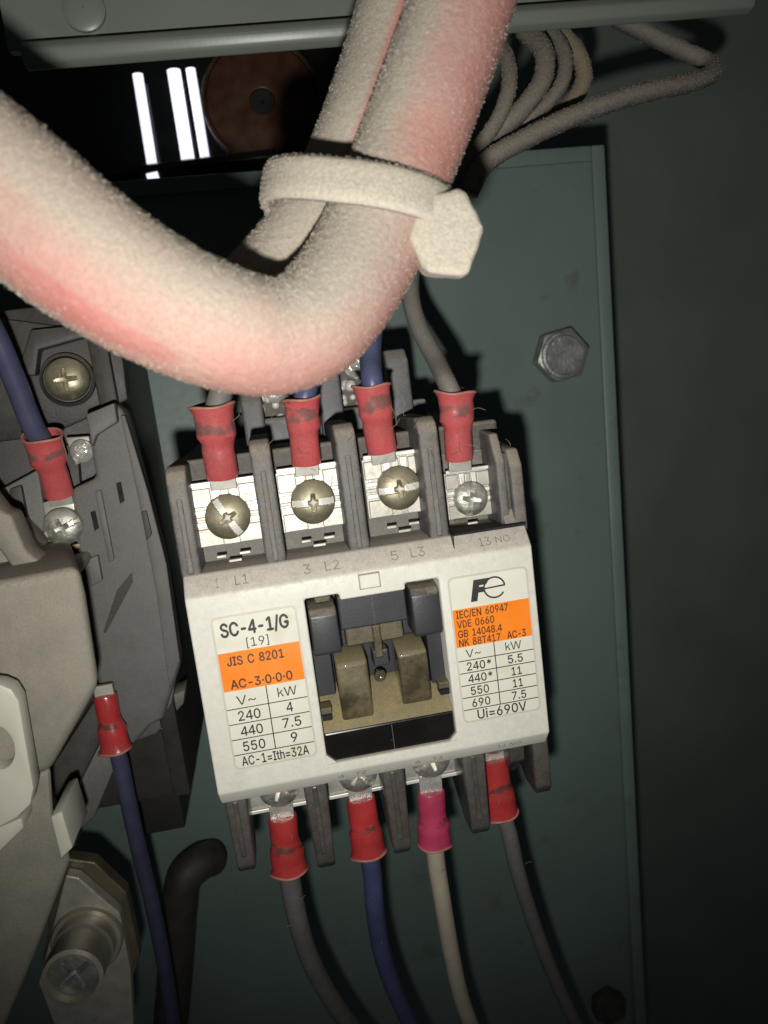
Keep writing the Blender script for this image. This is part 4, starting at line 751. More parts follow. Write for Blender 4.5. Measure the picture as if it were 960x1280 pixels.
# --- terminals
POLES = [(-18.9, 8.6, 26.0, 2.15, 'slot'), (-5.65, 8.6, 26.4, 3.05, 'slot'), (8.05, 8.6, 26.6, 3.09, 'slot')]
def terminal(cx, cy, cz, w, h, top=True):
    sg = 1 if top else -1
    o = MB().box(cx-w/2, cx+w/2, cy, cy+1.0, cz-h*0.48, cz+h*0.48).build('terminal_plate', m_plate, con, bevel=0.12)
    def zz(a, b): return sorted((cz+sg*h*a, cz+sg*h*b))
    MB().box(cx-w/2+0.2, cx+w/2-0.1, cy-0.9, cy+0.4, *zz(0.475, 0.545)).build('folded_lip', m_tinw, o, bevel=0.12)
    k = w/10.3
    for x0, x1, m in ((-5.0, -2.15, m_tin), (-0.62, 0.62, m_tin), (2.15, 5.0, m_tin)):
        MB().box(cx+x0*k, cx+x1*k, cy-0.45, cy+0.2, *zz(0.15, 0.44)).build('clamp_pad', m, o, bevel=0.14)
    for s_ in (-1, 1):
        z0, z1 = cz+sg*h*0.15, cz+sg*h*0.45
        xs = [(1.0, z0), (1.75, z0), (2.0, z1), (0.75, z1)]
        pts = [(cx+s_*x*k, cy-0.62, z) for x, z in xs] + [(cx+s_*x*k, cy+0.2, z) for x, z in xs]
        MB().add(pts, [(0, 1, 2, 3), (4, 7, 6, 5), (0, 4, 5, 1), (1, 5, 6, 2), (2, 6, 7, 3), (3, 7, 4, 0)]).build('raised_tongue', m_tinw, o, bevel=0.08)
    for a, b, m in ((0.035, 0.105, m_tinw), (-0.055, 0.0, m_tin), (-0.155, -0.085, m_tinw)):
        MB().box(cx-5.0*k, cx+5.0*k, cy-0.32, cy+0.2, *zz(a, b)).build('clamp_ridge', m, o, bevel=0.1)
    for x0, x1 in ((-4.9, -1.2), (1.2, 4.9)):
        MB().box(cx+x0*k, cx+x1*k, cy-0.40, cy+0.2, *zz(-0.47, -0.19)).build('clamp_foot', m_tin, o, bevel=0.14)
    return o
for i, (cx, cy, cz, ang, kind) in enumerate(POLES):
    terminal(cx, cy, cz+0.2, 10.3, 10.0)
    ang = (math.radians(-62), math.radians(-2), math.radians(2))[i]
    s_ = grid_screw(3.45, 1.9, slot=0.55, cross=1.5, depth=0.9, ang=ang, n=48, seg=96).build('terminal_screw', m_screw, con, smooth=True, loc=(cx, cy-1.0, cz-0.1), rot=face_rot())
    brighten_slot(s_, 3.45, 0.55, ang, m_tinw)
    q = MB()
    for dx, dz, w in ((-1.9, -6.1, 0.75), (1.75, -6.0, 0.85), (0.1, -7.0, 1.0)):
        q.box(cx+dx-w, cx+dx+w, cy-1.6, cy-0.8, cz+dz-0.22, cz+dz+0.22)
    q.build('washer_edge', m_tin, con, bevel=0.08)
terminal(19.55, 8.6, 23.7, 7.4, 8.0)
grid_screw(2.75, 1.5, slot=0.42, cross=1.6, ang=math.radians(75), n=36).build('terminal_screw', m_steel, con, smooth=True, loc=(19.5, 7.7, 23.1), rot=face_rot())
MB().box(18.6, 20.2, 7.2, 8.0, 18.9, 19.3).build('washer_edge', m_tinw, con, bevel=0.08)
MB().box(16.6, 18.4, 7.4, 8.4, 19.6, 20.1).build('brass_edge', m_brass, con, bevel=0.08)
for cx in (-18.0, -4.7, 7.9):
    terminal(cx, 11.0, -20.0, 11.2, 9.0, top=False)
    grid_screw(3.3, 1.5, slot=0.5, cross=1.9, depth=1.3, ang=random.uniform(-1, 1), n=40, seg=80).build('terminal_screw', m_steel, con, smooth=True, loc=(cx+0.2, 9.6, -20.6), rot=face_rot())
terminal(19.5, 11.0, -20.0, 7.0, 8.0, top=False)
grid_screw(2.6, 1.2, slot=0.42, cross=1.5, ang=0.5, n=30).build('terminal_screw', m_steel, con, smooth=True, loc=(19.4, 9.8, -19.4), rot=face_rot())
# --- rear coil terminals, above and behind the main row
MB().box(-14, 17.5, 24, 60, 30, 39.5).build('coil_housing', m_rear, con, bevel=0.5)
for x0, x1, zt in ((-14.8, -11.2, 44.5), (-1.6, 2.4, 47.0), (10.6, 14.6, 48.6)):
    MB().prism_x([(22, 33), (21, 35), (21, zt-2), (23, zt), (36, zt), (36, 33)], x0, x1).build('coil_post', m_rear, con, bevel=0.6, seg=3, smooth=True)
for cx, cz in ((-8.6, 42.6), (6.0, 45.4)):
    t_ = MB().box(cx-4.2, cx+3.2, 28, 30, cz-6.5, cz+6).build('coil_terminal', m_body, con, bevel=0.3)
    s_ = grid_screw(2.2, 1.5, slot=0.4, cross=1.3, ang=0.7, n=24).build('coil_screw', m_glint, con, smooth=True, loc=(cx-0.2, 26.8, cz+1.5), rot=face_rot())
    for k in range(17):  # bright beads stand in for glints on the coil terminal
        x, z, r = cx + random.uniform(-3.6, 2.0), cz + random.uniform(-6.0, 5.0), random.uniform(0.5, 1.15)
        MB().lathe([(r, 0), (r*0.9, r*0.5), (r*0.6, r*0.85), (r*0.05, r)], FACE, n=10).build('glint_bead', m_tinw if k % 4 else m_glint, t_, smooth=True, loc=(x, 28.0-random.random(), z))

# ================================================================== WIRES WITH CRIMPED SLEEVES
def sleeve_mesh(L, r0, r1, flare):
    # local +Z runs from the lug to the wire; hollow mouth at the wire end
    prof = [(r0*0.62, -0.05), (r0*0.96, 0.05), (r0, 0.35), (r0*0.99, L*0.40), (r0*1.01, L*0.50), (r1, L*0.60), (r1*0.985, L*0.75), (r1*1.0, L*0.90), (r1*flare, L), (r1*(flare-0.13), L+0.12), (r1*(flare-0.2), L-1.2)]
    return prof
def wire(name, label, group, base, dirn, sleeve, smat, L, r0, r1, path, rad, wmat, flare=1.13, lug=None, squash=0.82, tongue=1.8, jitter=0.0):
    t = thing(name, label, 'wire', base, None, group)
    d = Vector(dirn).normalized()
    rot = frame_to(d)
    e = rot.to_euler()
    rs = random.Random(len(bpy.data.objects)*7+3); sq = rs.uniform(0.94, 1.06); flare *= rs.uniform(0.98, 1.05); ph = rs.uniform(0, 6)
    mb = MB().lathe(sleeve_mesh(L, r0, r1, flare), n=36, cap0=True, cap1=False)
    for v in mb.v:
        dent = 0.86 if 0.14*L < v.z < 0.40*L else 1.0
        v.y *= squash*dent*sq; v.x *= 2-sq if dent < 1 else 1.0
        a = math.atan2(v.y, v.x); v.x += 0.10*math.sin(1.9*v.z+2*a+ph)*min(1, v.z/3); v.y += 0.10*math.cos(2.1*v.z+a+ph)
        if v.z > L*0.9: v.z += 0.28*math.sin(a+ph)+0.14*math.sin(3*a+ph)
    o = mb.build('crimp_sleeve', smat, t, smooth=True, rot=e)
    rim_ = []
    for k in range(28):
        a = 2*PI*k/28; z = L+0.05; x, y = r1*(flare-0.02)*math.cos(a), r1*(flare-0.02)*math.sin(a)*squash*sq
        rim_.append(Vector((x+0.10*math.sin(1.9*z+2*a+ph), y+0.10*math.cos(2.1*z+a+ph), z+0.28*math.sin(a+ph)+0.14*math.sin(3*a+ph))))
    MB().tube(rim_+[rim_[0]], 0.24, n=8, step=0.6).build('sleeve_rim', m_rim, o, smooth='all')
    lg = MB().box(-r0*0.82, r0*0.82, -0.55, 0.55, -tongue, 0.2)
    lg.build('ring_lug', m_tin if lug is None else lug, t, bevel=0.15, rot=e)
    P = [d*(L*0.45), d*(L*0.8)] + [Vector(p) - Vector(base) for p in path]
    MB().tube(P, rad, n=18, step=0.8, jitter=jitter).build('insulation', wmat, t, smooth='all')
    return t
m_rim = mat('pale_vinyl_edge', (0.40, 0.17, 0.13), 0.5, var=0.25, nscale=500)  # paler, browner tone for the rim of the sleeve mouth
G1 = 'wires screwed to the upper terminals'
G2 = 'wires screwed to the lower terminals'
# upper row: base at the lug, running up and slightly forward
b = cw(-18.75, 7.0, 32.0)
wire('grey_wire', 'grey wire in a faded red sleeve on the first upper terminal, nearest the left side', G1, b, (0.03, -0.16, 1), None, m_sleeve, 11.2, 2.45, 2.95,
     [at(276, 492, 6.5), at(279, 470, 14), at(300, 430, 22), at(350, 390, 26), at(430, 330, 30), at(520, 270, 34), at(575, 225, 36)], 1.75, m_wgrey, squash=0.85)
b = cw(-5.85, 6.8, 32.3)
wire('blue_wire', 'blue wire in a red sleeve on the second upper terminal, between grey barriers', G1, b, (0.055, -0.16, 1), None, m_sleeve, 10.3, 2.3, 2.6,
     [at(383, 488, 6.5), at(388, 470, 11), at(400, 430, 16), at(430, 380, 20), at(480, 310, 26), at(560, 230, 36)], 1.65, m_wblue)
b = cw(6.1, 6.6, 32.6)
wire('blue_wire', 'blue wire in a red sleeve on the third upper terminal, under the thick cable bend', G1, b, (-0.06, -0.16, 1), None, m_sleeve, 10.6, 2.35, 2.65,
     [at(465, 475, 6), at(463, 450, 9), at(465, 415, 12), at(475, 370, 18), at(510, 300, 24), at(570, 230, 34)], 1.65, m_wblue)
b = cw(18.3, 7.2, 29.6)
wire('grey_wire', 'grey wire in a bright red sleeve on the narrow upper terminal, crossing open green plate', G1, b, (0.02, -0.12, 1), None, m_sleeve, 10.9, 2.25, 2.75,
     [at(561, 484, 7.5), at(545, 450, 14), at(522, 405, 20), at(513, 365, 24), at(520, 320, 30), at(560, 260, 36), at(590, 225, 38)], 1.55, m_wgrey)
# lower row: running down
def low(name, label, cx, cz, y, smat, L, r0, r1, dirn, pix, rad, wm, tongue):
    b = cw(cx, y, cz)
    wire(name, label, G2, b, dirn, None, smat, L, r0, r1, [at(px, py, yy) for px, py, yy in pix], rad, wm, flare=1.06, squash=0.8, tongue=tongue, lug=m_glint)
low('grey_wire', 'grey wire in a red sleeve hanging from the first lower terminal', -17.95, -26.0, 10, m_sleevel, 10.2, 2.45, 2.9, (-0.03, -0.02, -1),
    [(364, 1108, 10.5), (371, 1145, 12), (386, 1195, 16), (412, 1245, 21), (448, 1295, 27), (480, 1330, 30)], 1.8, m_wgrey, 2.5)
low('blue_wire', 'blue wire in a red sleeve hanging from the second lower terminal', -4.5, -25.4, 10, m_sleevel, 10.6, 2.45, 2.85, (0.0, -0.02, -1),
    [(465, 1090, 10.5), (468, 1130, 12), (476, 1185, 16), (492, 1235, 20), (518, 1290, 25), (540, 1330, 28)], 1.68, m_wblue, 2.5)
low('white_wire', 'cream white wire in a magenta sleeve on the third lower terminal', 7.6, -26.7, 10, m_pink, 10.0, 2.4, 2.85, (-0.05, -0.02, -1),
    [(545, 1075, 10.5), (552, 1120, 12), (563, 1185, 16), (576, 1245, 20), (592, 1290, 24), (605, 1330, 26)], 1.6, m_wwhite, 3.2)
low('grey_wire', 'thin grey wire in a red sleeve hanging from the narrow lower terminal', 19.2, -23.0, 10, m_sleevel, 10.8, 2.35, 2.85, (0.03, -0.02, -1),
    [(636, 1040, 10.5), (646, 1085, 13), (664, 1145, 18), (690, 1215, 24), (722, 1285, 30), (745, 1330, 33)], 1.45, m_wgrey, 1.6)

# ================================================================== THICK CABLES AND THE TIE
def smooth(a, b, x):
    t = min(1, max(0, (x-a)/(b-a))); return t*t*(3-2*t)
def add_rub(o, pts, n, marks):
    """marks: (t0, t1, direction seen from the camera, from-cos, to-cos, strength)"""
    me = o.data; m = len(me.vertices)//n
    at_ = me.attributes.new('rub', 'FLOAT', 'POINT')
    cen = [sum((me.vertices[i*n+k].co for k in range(n)), Vector())/n for i in range(m)]
    vals = [0.0]*len(me.vertices)
    for i in range(m):
        t = i/(m-1)
        for t0, t1, d, c0, c1, st in marks:
            w = smooth(t0, t0+0.08, t)*(1-smooth(t1-0.10, t1, t))
            if w <= 0: continue
            dd = (CM @ Vector(d)).normalized()
            for k in range(n):
                nv = (me.vertices[i*n+k].co - cen[i]).normalized()
                vals[i*n+k] = max(vals[i*n+k], st*w*smooth(c0, c1, nv.dot(dd)))
    at_.data.foreach_set('value', vals)
m_grain = mat('dust_grain', (0.385, 0.35, 0.285), 0.95, var=0.30, nscale=2500)
m_grain2 = mat('grey_dust_grain', (0.235, 0.21, 0.17), 0.95, var=0.30, nscale=2500)
def add_grains(o, count, s0, s1, up, lo, hi, m=None, floor=0.12, seed=1):
    """powdery dust lying on an object: real little crumbs and fibres, thinner where it was wiped or faces down"""
    me = o.data; rg_ = random.Random(seed); U = Vector(up).normalized()
    rub_ = me.attributes['rub'].data if 'rub' in me.attributes else None
    nv = len(me.vertices); mb = MB(); left = count; tries = 0
    while left > 0 and tries < count*12:
        tries += 1; i = rg_.randrange(nv); v = me.vertices[i]; n = v.normal
        p = floor + (1-floor)*smooth(lo, hi, n.dot(U))
        if rub_: p *= max(0.0, 1 - 1.2*rub_[i].value)
        if rg_.random() > p: continue
        left -= 1
        s_ = rg_.uniform(s0, s1); e = n.orthogonal().normalized(); f = n.cross(e); a = rg_.uniform(0, 2*PI)
        e, f = e*math.cos(a)+f*math.sin(a), f*math.cos(a)-e*math.sin(a)
        st = rg_.choice((1, 1, 1, 2.2)); c = v.co/S + e*rg_.uniform(-0.2, 0.2) + f*rg_.uniform(-0.2, 0.2)
        top = c + n*s_*rg_.uniform(0.4, 1.1) + e*s_*rg_.uniform(-0.5, 0.5)
        mb.add([c + e*s_*st*0.6 - n*0.06, c - e*s_*0.35 + f*s_*0.5 - n*0.06, c - e*s_*0.35 - f*s_*0.5 - n*0.06, top], [(0, 1, 3), (1, 2, 3), (2, 0, 3)])
    g = mb.build('dust_grains', m or m_grain, o)
    g['kind'] = 'stuff'
    return g
path = [(-90, 170, 75), (-40, 206, 75), (30, 258, 76), (100, 314, 77), (190, 372, 79), (275, 409, 81), (338, 421, 84), (384, 408, 86), (421, 373, 88), (454, 321, 90), (482, 262, 91), (506, 200, 92), (533, 130, 92), (560, 55, 92), (583, -15, 92), (605, -90, 92)]
o = MB().tube([atd(*p) for p in path], lambda t: 6.05 + 1.45*max(0.0, 1 - t/0.42)**1.2, n=130, step=0.27, jitter=0.034).build('thick_cable', m_cable, smooth='all')
add_rub(o, path, 130, [(0.0, 0.46, (-0.36, -0.66, 0.66), 0.915, 0.975, 0.62), (0.0, 0.36, (-0.45, -0.45, 0.77), 0.50, 1.0, 0.42), (0.05, 0.66, (-0.20, -0.66, 0.7), 0.45, 1.0, 0.30),
                       (0.60, 1.1, (0.45, -0.05, 0.88), 0.55, 1.0, 0.44)])
add_grains(o, 38000, 0.06, 0.165, (-0.62, -0.42, 0.66), -0.6, 0.5, floor=0.22, seed=2)
tag(o, 'thick dust covered red cable bending across the front and up past the tie', 'cable', 'thick dusty red cables')
path = [(535, -90, 100), (520, -40, 100), (506, 5, 100), (484, 80, 100), (458, 160, 99), (430, 225, 99), (392, 290, 98), (352, 342, 97), (310, 382, 95), (255, 404, 93), (190, 382, 90), (120, 335, 86), (50, 285, 83), (-60, 205, 80)]
o = MB().tube([atd(*p) for p in path], 5.7, n=110, step=0.31, jitter=0.034).build('thick_cable', m_cable, smooth='all')
add_rub(o, path, 110, [(-0.1, 0.44, (0.32, -0.02, 0.95), 0.90, 0.995, 0.80)])
add_grains(o, 20000, 0.06, 0.165, (-0.62, -0.42, 0.66), -0.6, 0.5, floor=0.2, seed=3)
tag(o, 'thick dust covered red cable tucked behind the front cable at the bend', 'cable', 'thick dusty red cables')
# tie
ctr = atd(452, 262, 95)
tie = thing('cable_tie', 'dusty white cable tie strapped round the two thick cables', 'cable tie', ctr)
lat = (CM @ Vector((0.975, -0.10, 0.12))).normalized()
dep = (CM @ Vector((0.05, 0.1, 1.0))); dep = (dep - lat*dep.dot(lat)).normalized()
axi = dep.cross(lat); axi = axi if (CM.transposed() @ axi).y > 0 else -axi
n = 96; ring_ = []
for k in range(n):
    a = 2*PI*k/n
    c, s_ = math.cos(a), math.sin(a)
    ring_.append(lat*(11.2*math.copysign(abs(c)**0.82, c)) + dep*(10.7*math.copysign(abs(s_)**0.9, s_)) + axi*(-2.2*max(0, s_)**1.2 - 0.9*c))
mb = MB(); vs = []; fs = []
H = 2.45
for k in range(n):
    p = ring_[k]; rad_ = (lat*p.dot(lat) + dep*p.dot(dep)).normalized()
    for m_i in range(9):
        u = -H + 2*H*m_i/8
        edge = 0.25*(abs(u)/H)**6
        vs.append(p + axi*u + rad_*(0.55 - edge*1.5 + random.gauss(0, 0.02)))
    for m_i in range(9):
        u = H - 2*H*m_i/8
        vs.append(p + axi*u - rad_*0.5)
q = 18
for k in range(n):
    a, b = k*q, ((k+1) % n)*q
    for j in range(q): fs.append((a+j, b+j, b+(j+1) % q, a+(j+1) % q))
st_ = mb.add(vs, fs).build('strap', m_tie, tie, smooth='all')
add_grains(st_, 6000, 0.06, 0.15, (-0.4, -0.5, 0.7), -0.6, 0.4, seed=4)
hx = [(524, 244), (580, 234), (607, 283), (586, 346), (533, 340), (510, 296)]
hp = [atd(px, py, 86) - ctr for px, py in hx]
bk = CM @ Vector((0, 0, -1))
vs = hp + [p*0.97 + bk*5 + CM @ Vector((0, 0.8, 0)) for p in hp]
me_ = MB().add(vs, [list(range(6)), list(range(6, 12))[::-1]] + [(i, 6+i, 6+(i+1) % 6, (i+1) % 6) for i in range(6)])
hd = me_.build('tie_head', m_tie, tie, bevel=0.7, seg=3, smooth=True)
sub = hd.modifiers.new('subdivide', 'SUBSURF'); sub.subdivision_type = 'SIMPLE'; sub.levels = sub.render_levels = 3
tx = bpy.data.textures.new('dust_lumps', 'CLOUDS'); tx.noise_scale = 0.0016; tx.noise_depth = 3
dm = hd.modifiers.new('lumps', 'DISPLACE'); dm.texture = tx; dm.strength = 0.0004; dm.mid_level = 0.5; dm.texture_coords = 'LOCAL'

# ================================================================== GREY WIRES BEHIND THE CABLES
GW = 'dust coated grey wires fanning out under the rail'
fan = [([(578, 232, 38), (592, 195, 36), (622, 150, 35), (636, 110, 36), (634, 75, 40), (615, 45, 48)], 1.35, 'dust coated wire closest to the thick cable, curling up under the rail'),
       ([(580, 228, 40), (600, 188, 38), (650, 140, 36), (678, 100, 37), (680, 66, 40), (655, 38, 48)], 1.75, 'fattest dust coated wire in the fan, hooking over towards the thick cable'),
       ([(582, 226, 42), (606, 190, 41), (664, 148, 40), (702, 105, 41), (706, 70, 44), (690, 40, 50)], 1.3, 'dust coated wire second from the pale hook in the fan, thin'),
       ([(598, 212, 46), (655, 172, 46), (712, 130, 46), (730, 98, 47), (722, 66, 49), (700, 40, 53)], 1.6, 'pale yellowish dust coated wire forming the outermost hook of the fan'),
       ([(586, 240, 30), (606, 205, 30), (660, 172, 31), (730, 140, 33), (805, 116, 37), (862, 104, 42), (889, 92, 47), (884, 78, 52), (850, 62, 55), (800, 38, 58), (770, 22, 60)], 1.75, 'long dust coated wire sweeping out and folding back up under the rail')]
m_dustwire2 = mat('pale_dust_wire', (0.14, 0.12, 0.07), 0.6, dust=0.9, dust_col=(0.27, 0.225, 0.145), lo=-0.6, hi=0.3, var=0.1, bump=0.5, bscale=2200)
for i, (p, r, lb) in enumerate(fan):
    o = MB().tube([at(*q) for q in p], r, n=22, step=0.5, jitter=0.04).build('bundle_wire', m_dustwire2 if i == 3 else m_dustwire, smooth='all')
    tag(o, lb, 'wire', GW)
    add_grains(o, 2600 if i < 4 else 6500, 0.07, 0.19, (-0.2, -0.6, 0.75), -0.7, 0.3, m_grain2, seed=10+i)

# ================================================================== LEFT DEVICE
DEV = Vector((-60, 50, 10))
m_box = mat('dust_topped_black', (0.022, 0.021, 0.020), 0.5, dust=0.95, dust_col=(0.33, 0.27, 0.215), lo=0.35, hi=0.8, up=(0, 0, 1), var=0.1)
dev = thing('relay', 'dusty dark grey relay beside the white contactor, partly behind the beige block', 'relay', DEV)
TD = Matrix.Translation(-DEV)
def dpart(name, m, mb, bevel=0.4, seg=2, parent=None, smooth=True):
    return mb.xf(TD).build(name, m, parent or dev, bevel=bevel, seg=seg, smooth=smooth)
dpart('body', m_lbody, MB().box(-110, -36.2, 31, 71, -31, 62), bevel=0.8)
dpart('upper_face', m_ldark, MB().slab([(-60, 395), (20, 400), (150, 418), (160, 500), (60, 545), (-60, 560)], 30.0, 32), bevel=0.5)
dpart('upper_ledge', m_ldark, MB().slab([(38, 412), (110, 405), (112, 420), (48, 438), (44, 470), (20, 470)], 27.5, 30.5), bevel=0.4)
dpart('screw_well', m_ldark, MB().lathe([(3.9, 0), (4.5, 0), (4.5, 1.2), (4.0, 1.6), (3.9, 1.2)], Matrix.Translation(at(86, 475, 29.5)) @ FACE, n=36, cap0=False, cap1=False), bevel=0)
s_ = grid_screw(3.55, 2.4, slot=0, cross=1.9, depth=1.2, n=36)
p = at(85, 474, 28.0) - DEV
s_.build('cover_screw', m_screw, dev, smooth=True, loc=p, rot=face_rot())
dpart('front_panel', m_lgrey, MB().slab([(108, 518), (143, 504), (155, 514), (182, 610), (207, 705), (226, 830), (204, 900), (188, 908), (163, 936), (126, 880), (104, 745), (96, 690), (88, 612), (120, 598), (113, 560)], 24.5, 31), bevel=0.9, seg=3)
dpart('raised_strip', m_lgrey, MB().slab([(150, 519), (156, 519), (185, 615), (208, 705), (225, 826), (212, 862), (196, 745), (172, 620)], 23.7, 25), bevel=0.3)
dpart('panel_rib', m_lgrey, MB().slab([(118, 615), (126, 612), (143, 700), (136, 704)], 23.9, 25), bevel=0.25)
dpart('panel_boss', m_ldark, MB().slab([(176, 640), (183, 638), (190, 668), (183, 676)], 23.2, 24), bevel=0.2)
dpart('panel_boss', m_lgrey, MB().slab([(108, 700), (122, 694), (128, 726), (114, 734)], 23.4, 25), bevel=0.3)
dpart('panel_lip', m_lgrey, MB().slab([(107, 518), (143, 503), (147, 528), (120, 545), (115, 560)], 22.6, 25.5), bevel=0.4)
dpart('panel_slot', m_void, MB().slab([(145, 604), (151, 602), (156, 626), (150, 630)], 24.42, 25), bevel=0)
dpart('panel_slot', m_void, MB().slab([(113, 640), (119, 638), (124, 660), (118, 664)], 24.42, 25), bevel=0)
dpart('panel_slot', m_brown, MB().slab([(146, 738), (165, 715), (166, 728), (132, 792), (129, 790)], 24.40, 25), bevel=0)
dpart('lower_step', m_lgrey, MB().slab([(150, 905), (190, 880), (232, 862), (230, 880), (195, 918), (160, 930)], 30, 36), bevel=0.5)
for px, py in ((188, 885), (210, 868)):
    dpart('moulded_tooth', m_lgrey, MB().slab([(px-10, py-20), (px+10, py-24), (px+5, py+10), (px, py+22), (px-5, py+12)], 27.5, 33), bevel=0.4)
dpart('side_wall', m_lbody, MB().box(-38.8, -35.6, 28.5, 70, -30, 58), bevel=0.5)
a, b = at(158, 948, 42), at(232, 1035, 42)
dpart('lower_terminal_box', m_box, MB().box(a.x, b.x, 42, 70, b.z, a.z), bevel=0.5)
# terminal recess on the left
dpart('recess_wall', m_lgrey, MB().slab([(-60, 640), (0, 612), (48, 586), (56, 640), (62, 700), (95, 712), (90, 730), (20, 735), (-60, 740)], 27.2, 31), bevel=0.6)
dpart('recess_rib', m_ldark, MB().slab([(10, 612), (26, 606), (42, 690), (32, 696)], 26.2, 28), bevel=0.4)
dpart('recess_floor', m_ldark, MB().slab([(46, 560), (96, 555), (108, 700), (56, 706)], 29, 31), bevel=0.3)
q = at(76, 655, 24)
tp = dpart('terminal_plate', m_tin, MB().slab([(53, 628), (92, 620), (98, 676), (62, 688)], 24.8, 26), bevel=0.25)
grid_screw(3.15, 1.7, slot=0.42, cross=1.6, ang=0.3, n=36).build('terminal_screw', m_steel, dev, smooth=True, loc=at(79, 658, 23.6)-DEV, rot=face_rot())
dpart('brass_edge', m_brass, MB().slab([(80, 683), (101, 679), (102, 685), (82, 689)], 24.6, 26), bevel=0.1)
dpart('small_terminal', m_tin, MB().slab([(82, 547), (111, 545), (116, 572), (94, 582)], 26.6, 28.5), bevel=0.25)
grid_screw(2.0, 1.4, slot=0.4, cross=1.2, ang=0.8, n=26).build('small_screw', m_glint, dev, smooth=True, loc=at(103, 564, 26.2)-DEV, rot=face_rot())

# wires on the left device
b = at(75, 620, 24.2)
d_ = at(52, 545, 21) - b
wire('violet_wire', 'violet blue wire in a red sleeve dropping onto the dark relay', 'wires on the dark relay', b, d_, None, m_sleeve, d_.length, 2.35, 3.0,
     [at(42, 535, 20), at(18, 475, 17), at(-8, 415, 14), at(-40, 360, 12)], 1.75, m_wviolet, flare=1.08, tongue=1.6)
b = at(131, 868, 22)
d_ = at(145, 938, 21.5) - b
wire('violet_wire', 'dark blue wire in a tilted red sleeve leaving the underside of the dark relay', 'wires on the dark relay', b, d_, None, m_sleevel, d_.length, 2.0, 2.5,
     [at(149, 948, 22), at(160, 1000, 24), at(173, 1060, 28), at(190, 1130, 33), at(205, 1205, 37), at(218, 1290, 40), at(226, 1340, 42)], 1.5, m_wviolet, flare=1.18, tongue=1.8)

# ================================================================== BEIGE BLOCK IN FRONT
BL = Vector((-50, 5, 0))
blk = thing('beige_block', 'large dusty beige plastic housing in front of the dark relay', 'housing', BL)
TB = Matrix.Translation(-BL)
def bpart(name, m, mb, bevel=0.4, seg=2, parent=None):
    return mb.xf(TB).build(name, m, parent or blk, bevel=bevel, seg=seg, smooth=True)
bpart('upper_housing', m_beige, MB().slab([(-80, 742), (0, 727), (60, 716), (99, 708), (108, 745), (125, 858), (64, 966), (-80, 1010)], 0, 26, draft=(-7.5, 0)), bevel=1.5, seg=4)
bpart('shoulder', m_beige, MB().slab([(-80, 640), (0, 660), (30, 690), (60, 716), (95, 705), (98, 725), (-80, 735)], 14, 30), bevel=1.2, seg=3)
bpart('hooked_arm', m_beige, MB().slab([(-60, 560), (0, 640), (14, 645), (32, 690), (62, 712), (60, 722), (18, 716), (0, 690), (-60, 640)], 10, 16), bevel=0.8, seg=3)
bpart('lower_housing', m_beige, MB().slab([(-80, 1000), (64, 960), (67, 1014), (90, 1076), (45, 1195), (5, 1290), (-20, 1340), (-140, 1340)], 3.5, 26, draft=(-8, 0)), bevel=1.0, seg=3)
# white tab with a round hole
outer = [(-60, 848), (0, 856), (14, 862), (23, 876), (42, 985), (38, 1006), (22, 1022), (0, 1034), (-60, 1050)]
def slab_hole(pix, c, r, y0, y1, n=28):
    pts = [at(px, py, y0) for px, py in pix]; cc = at(*c, y0)
    bm = bmesh.new()
    vo = [bm.verts.new((p.x, y0, p.z)) for p in pts]
    vi = [bm.verts.new((cc.x + r*0.85*math.cos(2*PI*k/n), y0, cc.z + r*1.25*math.sin(2*PI*k/n))) for k in range(n)]
    es = [bm.edges.new((vo[i], vo[(i+1) % len(vo)])) for i in range(len(vo))] + [bm.edges.new((vi[i], vi[(i+1) % n])) for i in range(n)]
    bmesh.ops.triangle_fill(bm, use_beauty=True, edges=es)
    ret = bmesh.ops.extrude_face_region(bm, geom=list(bm.faces))
    for g in ret['geom']:
        if isinstance(g, bmesh.types.BMVert): g.co.y = y1
    bm.verts.index_update()
    mb = MB().add([v.co.copy() for v in bm.verts], [[v.index for v in f.verts] for f in bm.faces]); bm.free()
    return mb
tab = bpart('white_tab', m_cream, slab_hole(outer, (-4, 935), 2.6, -5.5, -2.0), bevel=0.35)
bpart('tab_plug', m_beige, MB().slab([(-40, 880), (10, 885), (24, 935), (10, 985), (-40, 990)], -2.6, 0.5), bevel=0.3)
bpart('tab_stub', m_cream, MB().slab([(-60, 1040), (0, 1034), (27, 1022), (29, 1036), (0, 1064), (-60, 1110)], -1.5, 4.5), bevel=0.3)
bpart('white_clip', m_cream, MB().slab([(63, 1021), (77, 1014), (91, 1060), (76, 1074)], 1.5, 12), bevel=0.3)
bpart('inner_cheek', m_ldark, MB().slab([(64, 960), (122, 870), (140, 900), (90, 1000), (95, 1060), (75, 1060)], 24, 34), bevel=0.5)
bpart('slanted_strut', m_lgrey, MB().slab([(90, 1000), (122, 930), (150, 945), (118, 1022), (98, 1040)], 26, 30), bevel=0.5)

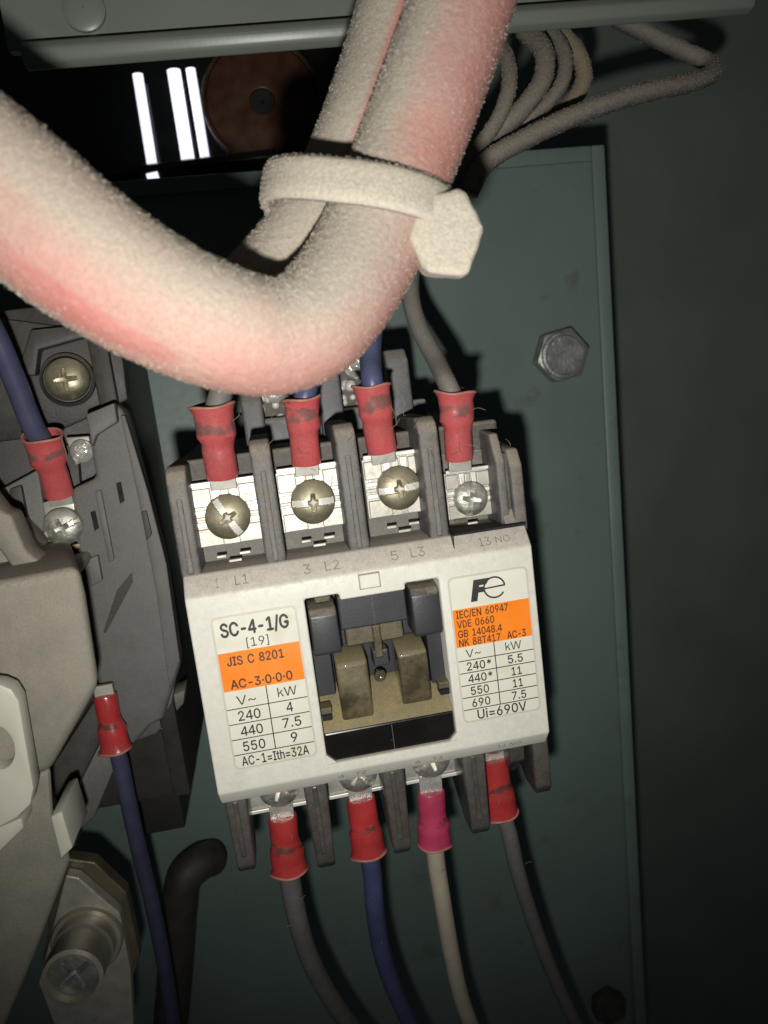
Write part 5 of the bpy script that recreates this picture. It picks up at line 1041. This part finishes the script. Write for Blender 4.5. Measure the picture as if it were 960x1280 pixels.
# ================================================================== BRACKET WITH SOCKET SCREW
BK = at(110, 1180, 22)
brk = thing('terminal_bracket', 'angular metal bracket with a big socket screw under the beige housing', 'bracket', BK)
TK = Matrix.Translation(-BK)
MB().slab([(60, 1070), (118, 1078), (158, 1116), (175, 1196), (168, 1216), (150, 1230), (60, 1230)], 23, 26).xf(TK).build('brass_plate', m_brass, brk, bevel=0.3)
MB().slab([(48, 1230), (82, 1094), (98, 1097), (150, 1142), (163, 1212), (167, 1282), (150, 1320), (82, 1320)], 20.5, 23).xf(TK).build('front_plate', m_plate, brk, bevel=0.35)
a_, b_ = at(110, 1172, 20.5), at(91, 1222, 9.5)
ax = (b_ - a_); Ls = ax.length
rM = Matrix.Translation(a_ - BK) @ frame_to(ax).to_4x4()
MB().lathe([(5.9, -0.5), (6.3, 0.0), (6.3, 0.9), (6.0, 1.3), (5.0, 1.35)], rM, n=48).build('washer', m_soc, brk, smooth=True)
MB().lathe([(5.3, 1.2), (5.3, 4.2), (4.95, 4.6), (4.9, 5.2), (4.9, Ls-1.2), (5.0, Ls-0.8), (5.0, Ls), (4.3, Ls+0.25), (4.1, Ls-0.4), (4.0, Ls-1.6)], rM, n=56, cap1=False).build('socket', m_soc, brk, smooth=True)
sm = grid_screw(4.0, 0.7, slot=0, cross=2.9, depth=1.3, n=34, ang=0.5)
sm.xf(rM @ Matrix.Translation((0, 0, Ls-1.5))).build('cross_head', m_bolt, brk, smooth=True)

# ================================================================== BROWN CONDUIT LOW BEHIND
o = MB().tube([at(265, 1072, 66), at(250, 1078, 62), at(232, 1095, 60), at(224, 1140, 60), at(220, 1200, 61), at(212, 1290, 62), at(205, 1340, 62)], 4.2, n=24, step=1.0).build('brown_conduit', m_brown, smooth='all')
tag(o, 'dark brown conduit curving down the plate below the contactor', 'conduit')

# ================================================================== LINT caught on the sleeves, barriers and wires
mb = MB(); rl = random.Random(3)
spots = [at(rl.uniform(235, 640), rl.uniform(500, 620), 2.0) for _ in range(34)] + [at(px+rl.uniform(-9, 9), py, y) for px, py, y in
         ((378, 1150, 11), (366, 1120, 8), (478, 1180, 13), (470, 1120, 9), (560, 1090, 8), (565, 1200, 15), (650, 1080, 10), (370, 1040, 7), (462, 1030, 7), (632, 1000, 7))]
for p in spots:
    d = Vector((rl.uniform(-1, 1), rl.uniform(-0.5, 0.2), rl.uniform(-1, 1))).normalized(); e = d.orthogonal()
    l = rl.uniform(0.7, 2.2)
    mb.tube([p, p + d*l*0.5 + e*rl.uniform(-0.3, 0.3), p + d*l + e*rl.uniform(-0.2, 0.5)], 0.035, n=4, step=0.35)
o = mb.build('lint', m_dustwire2)
o['kind'] = 'stuff'; o['label'] = 'stray lint fibres caught on the terminals and wires'
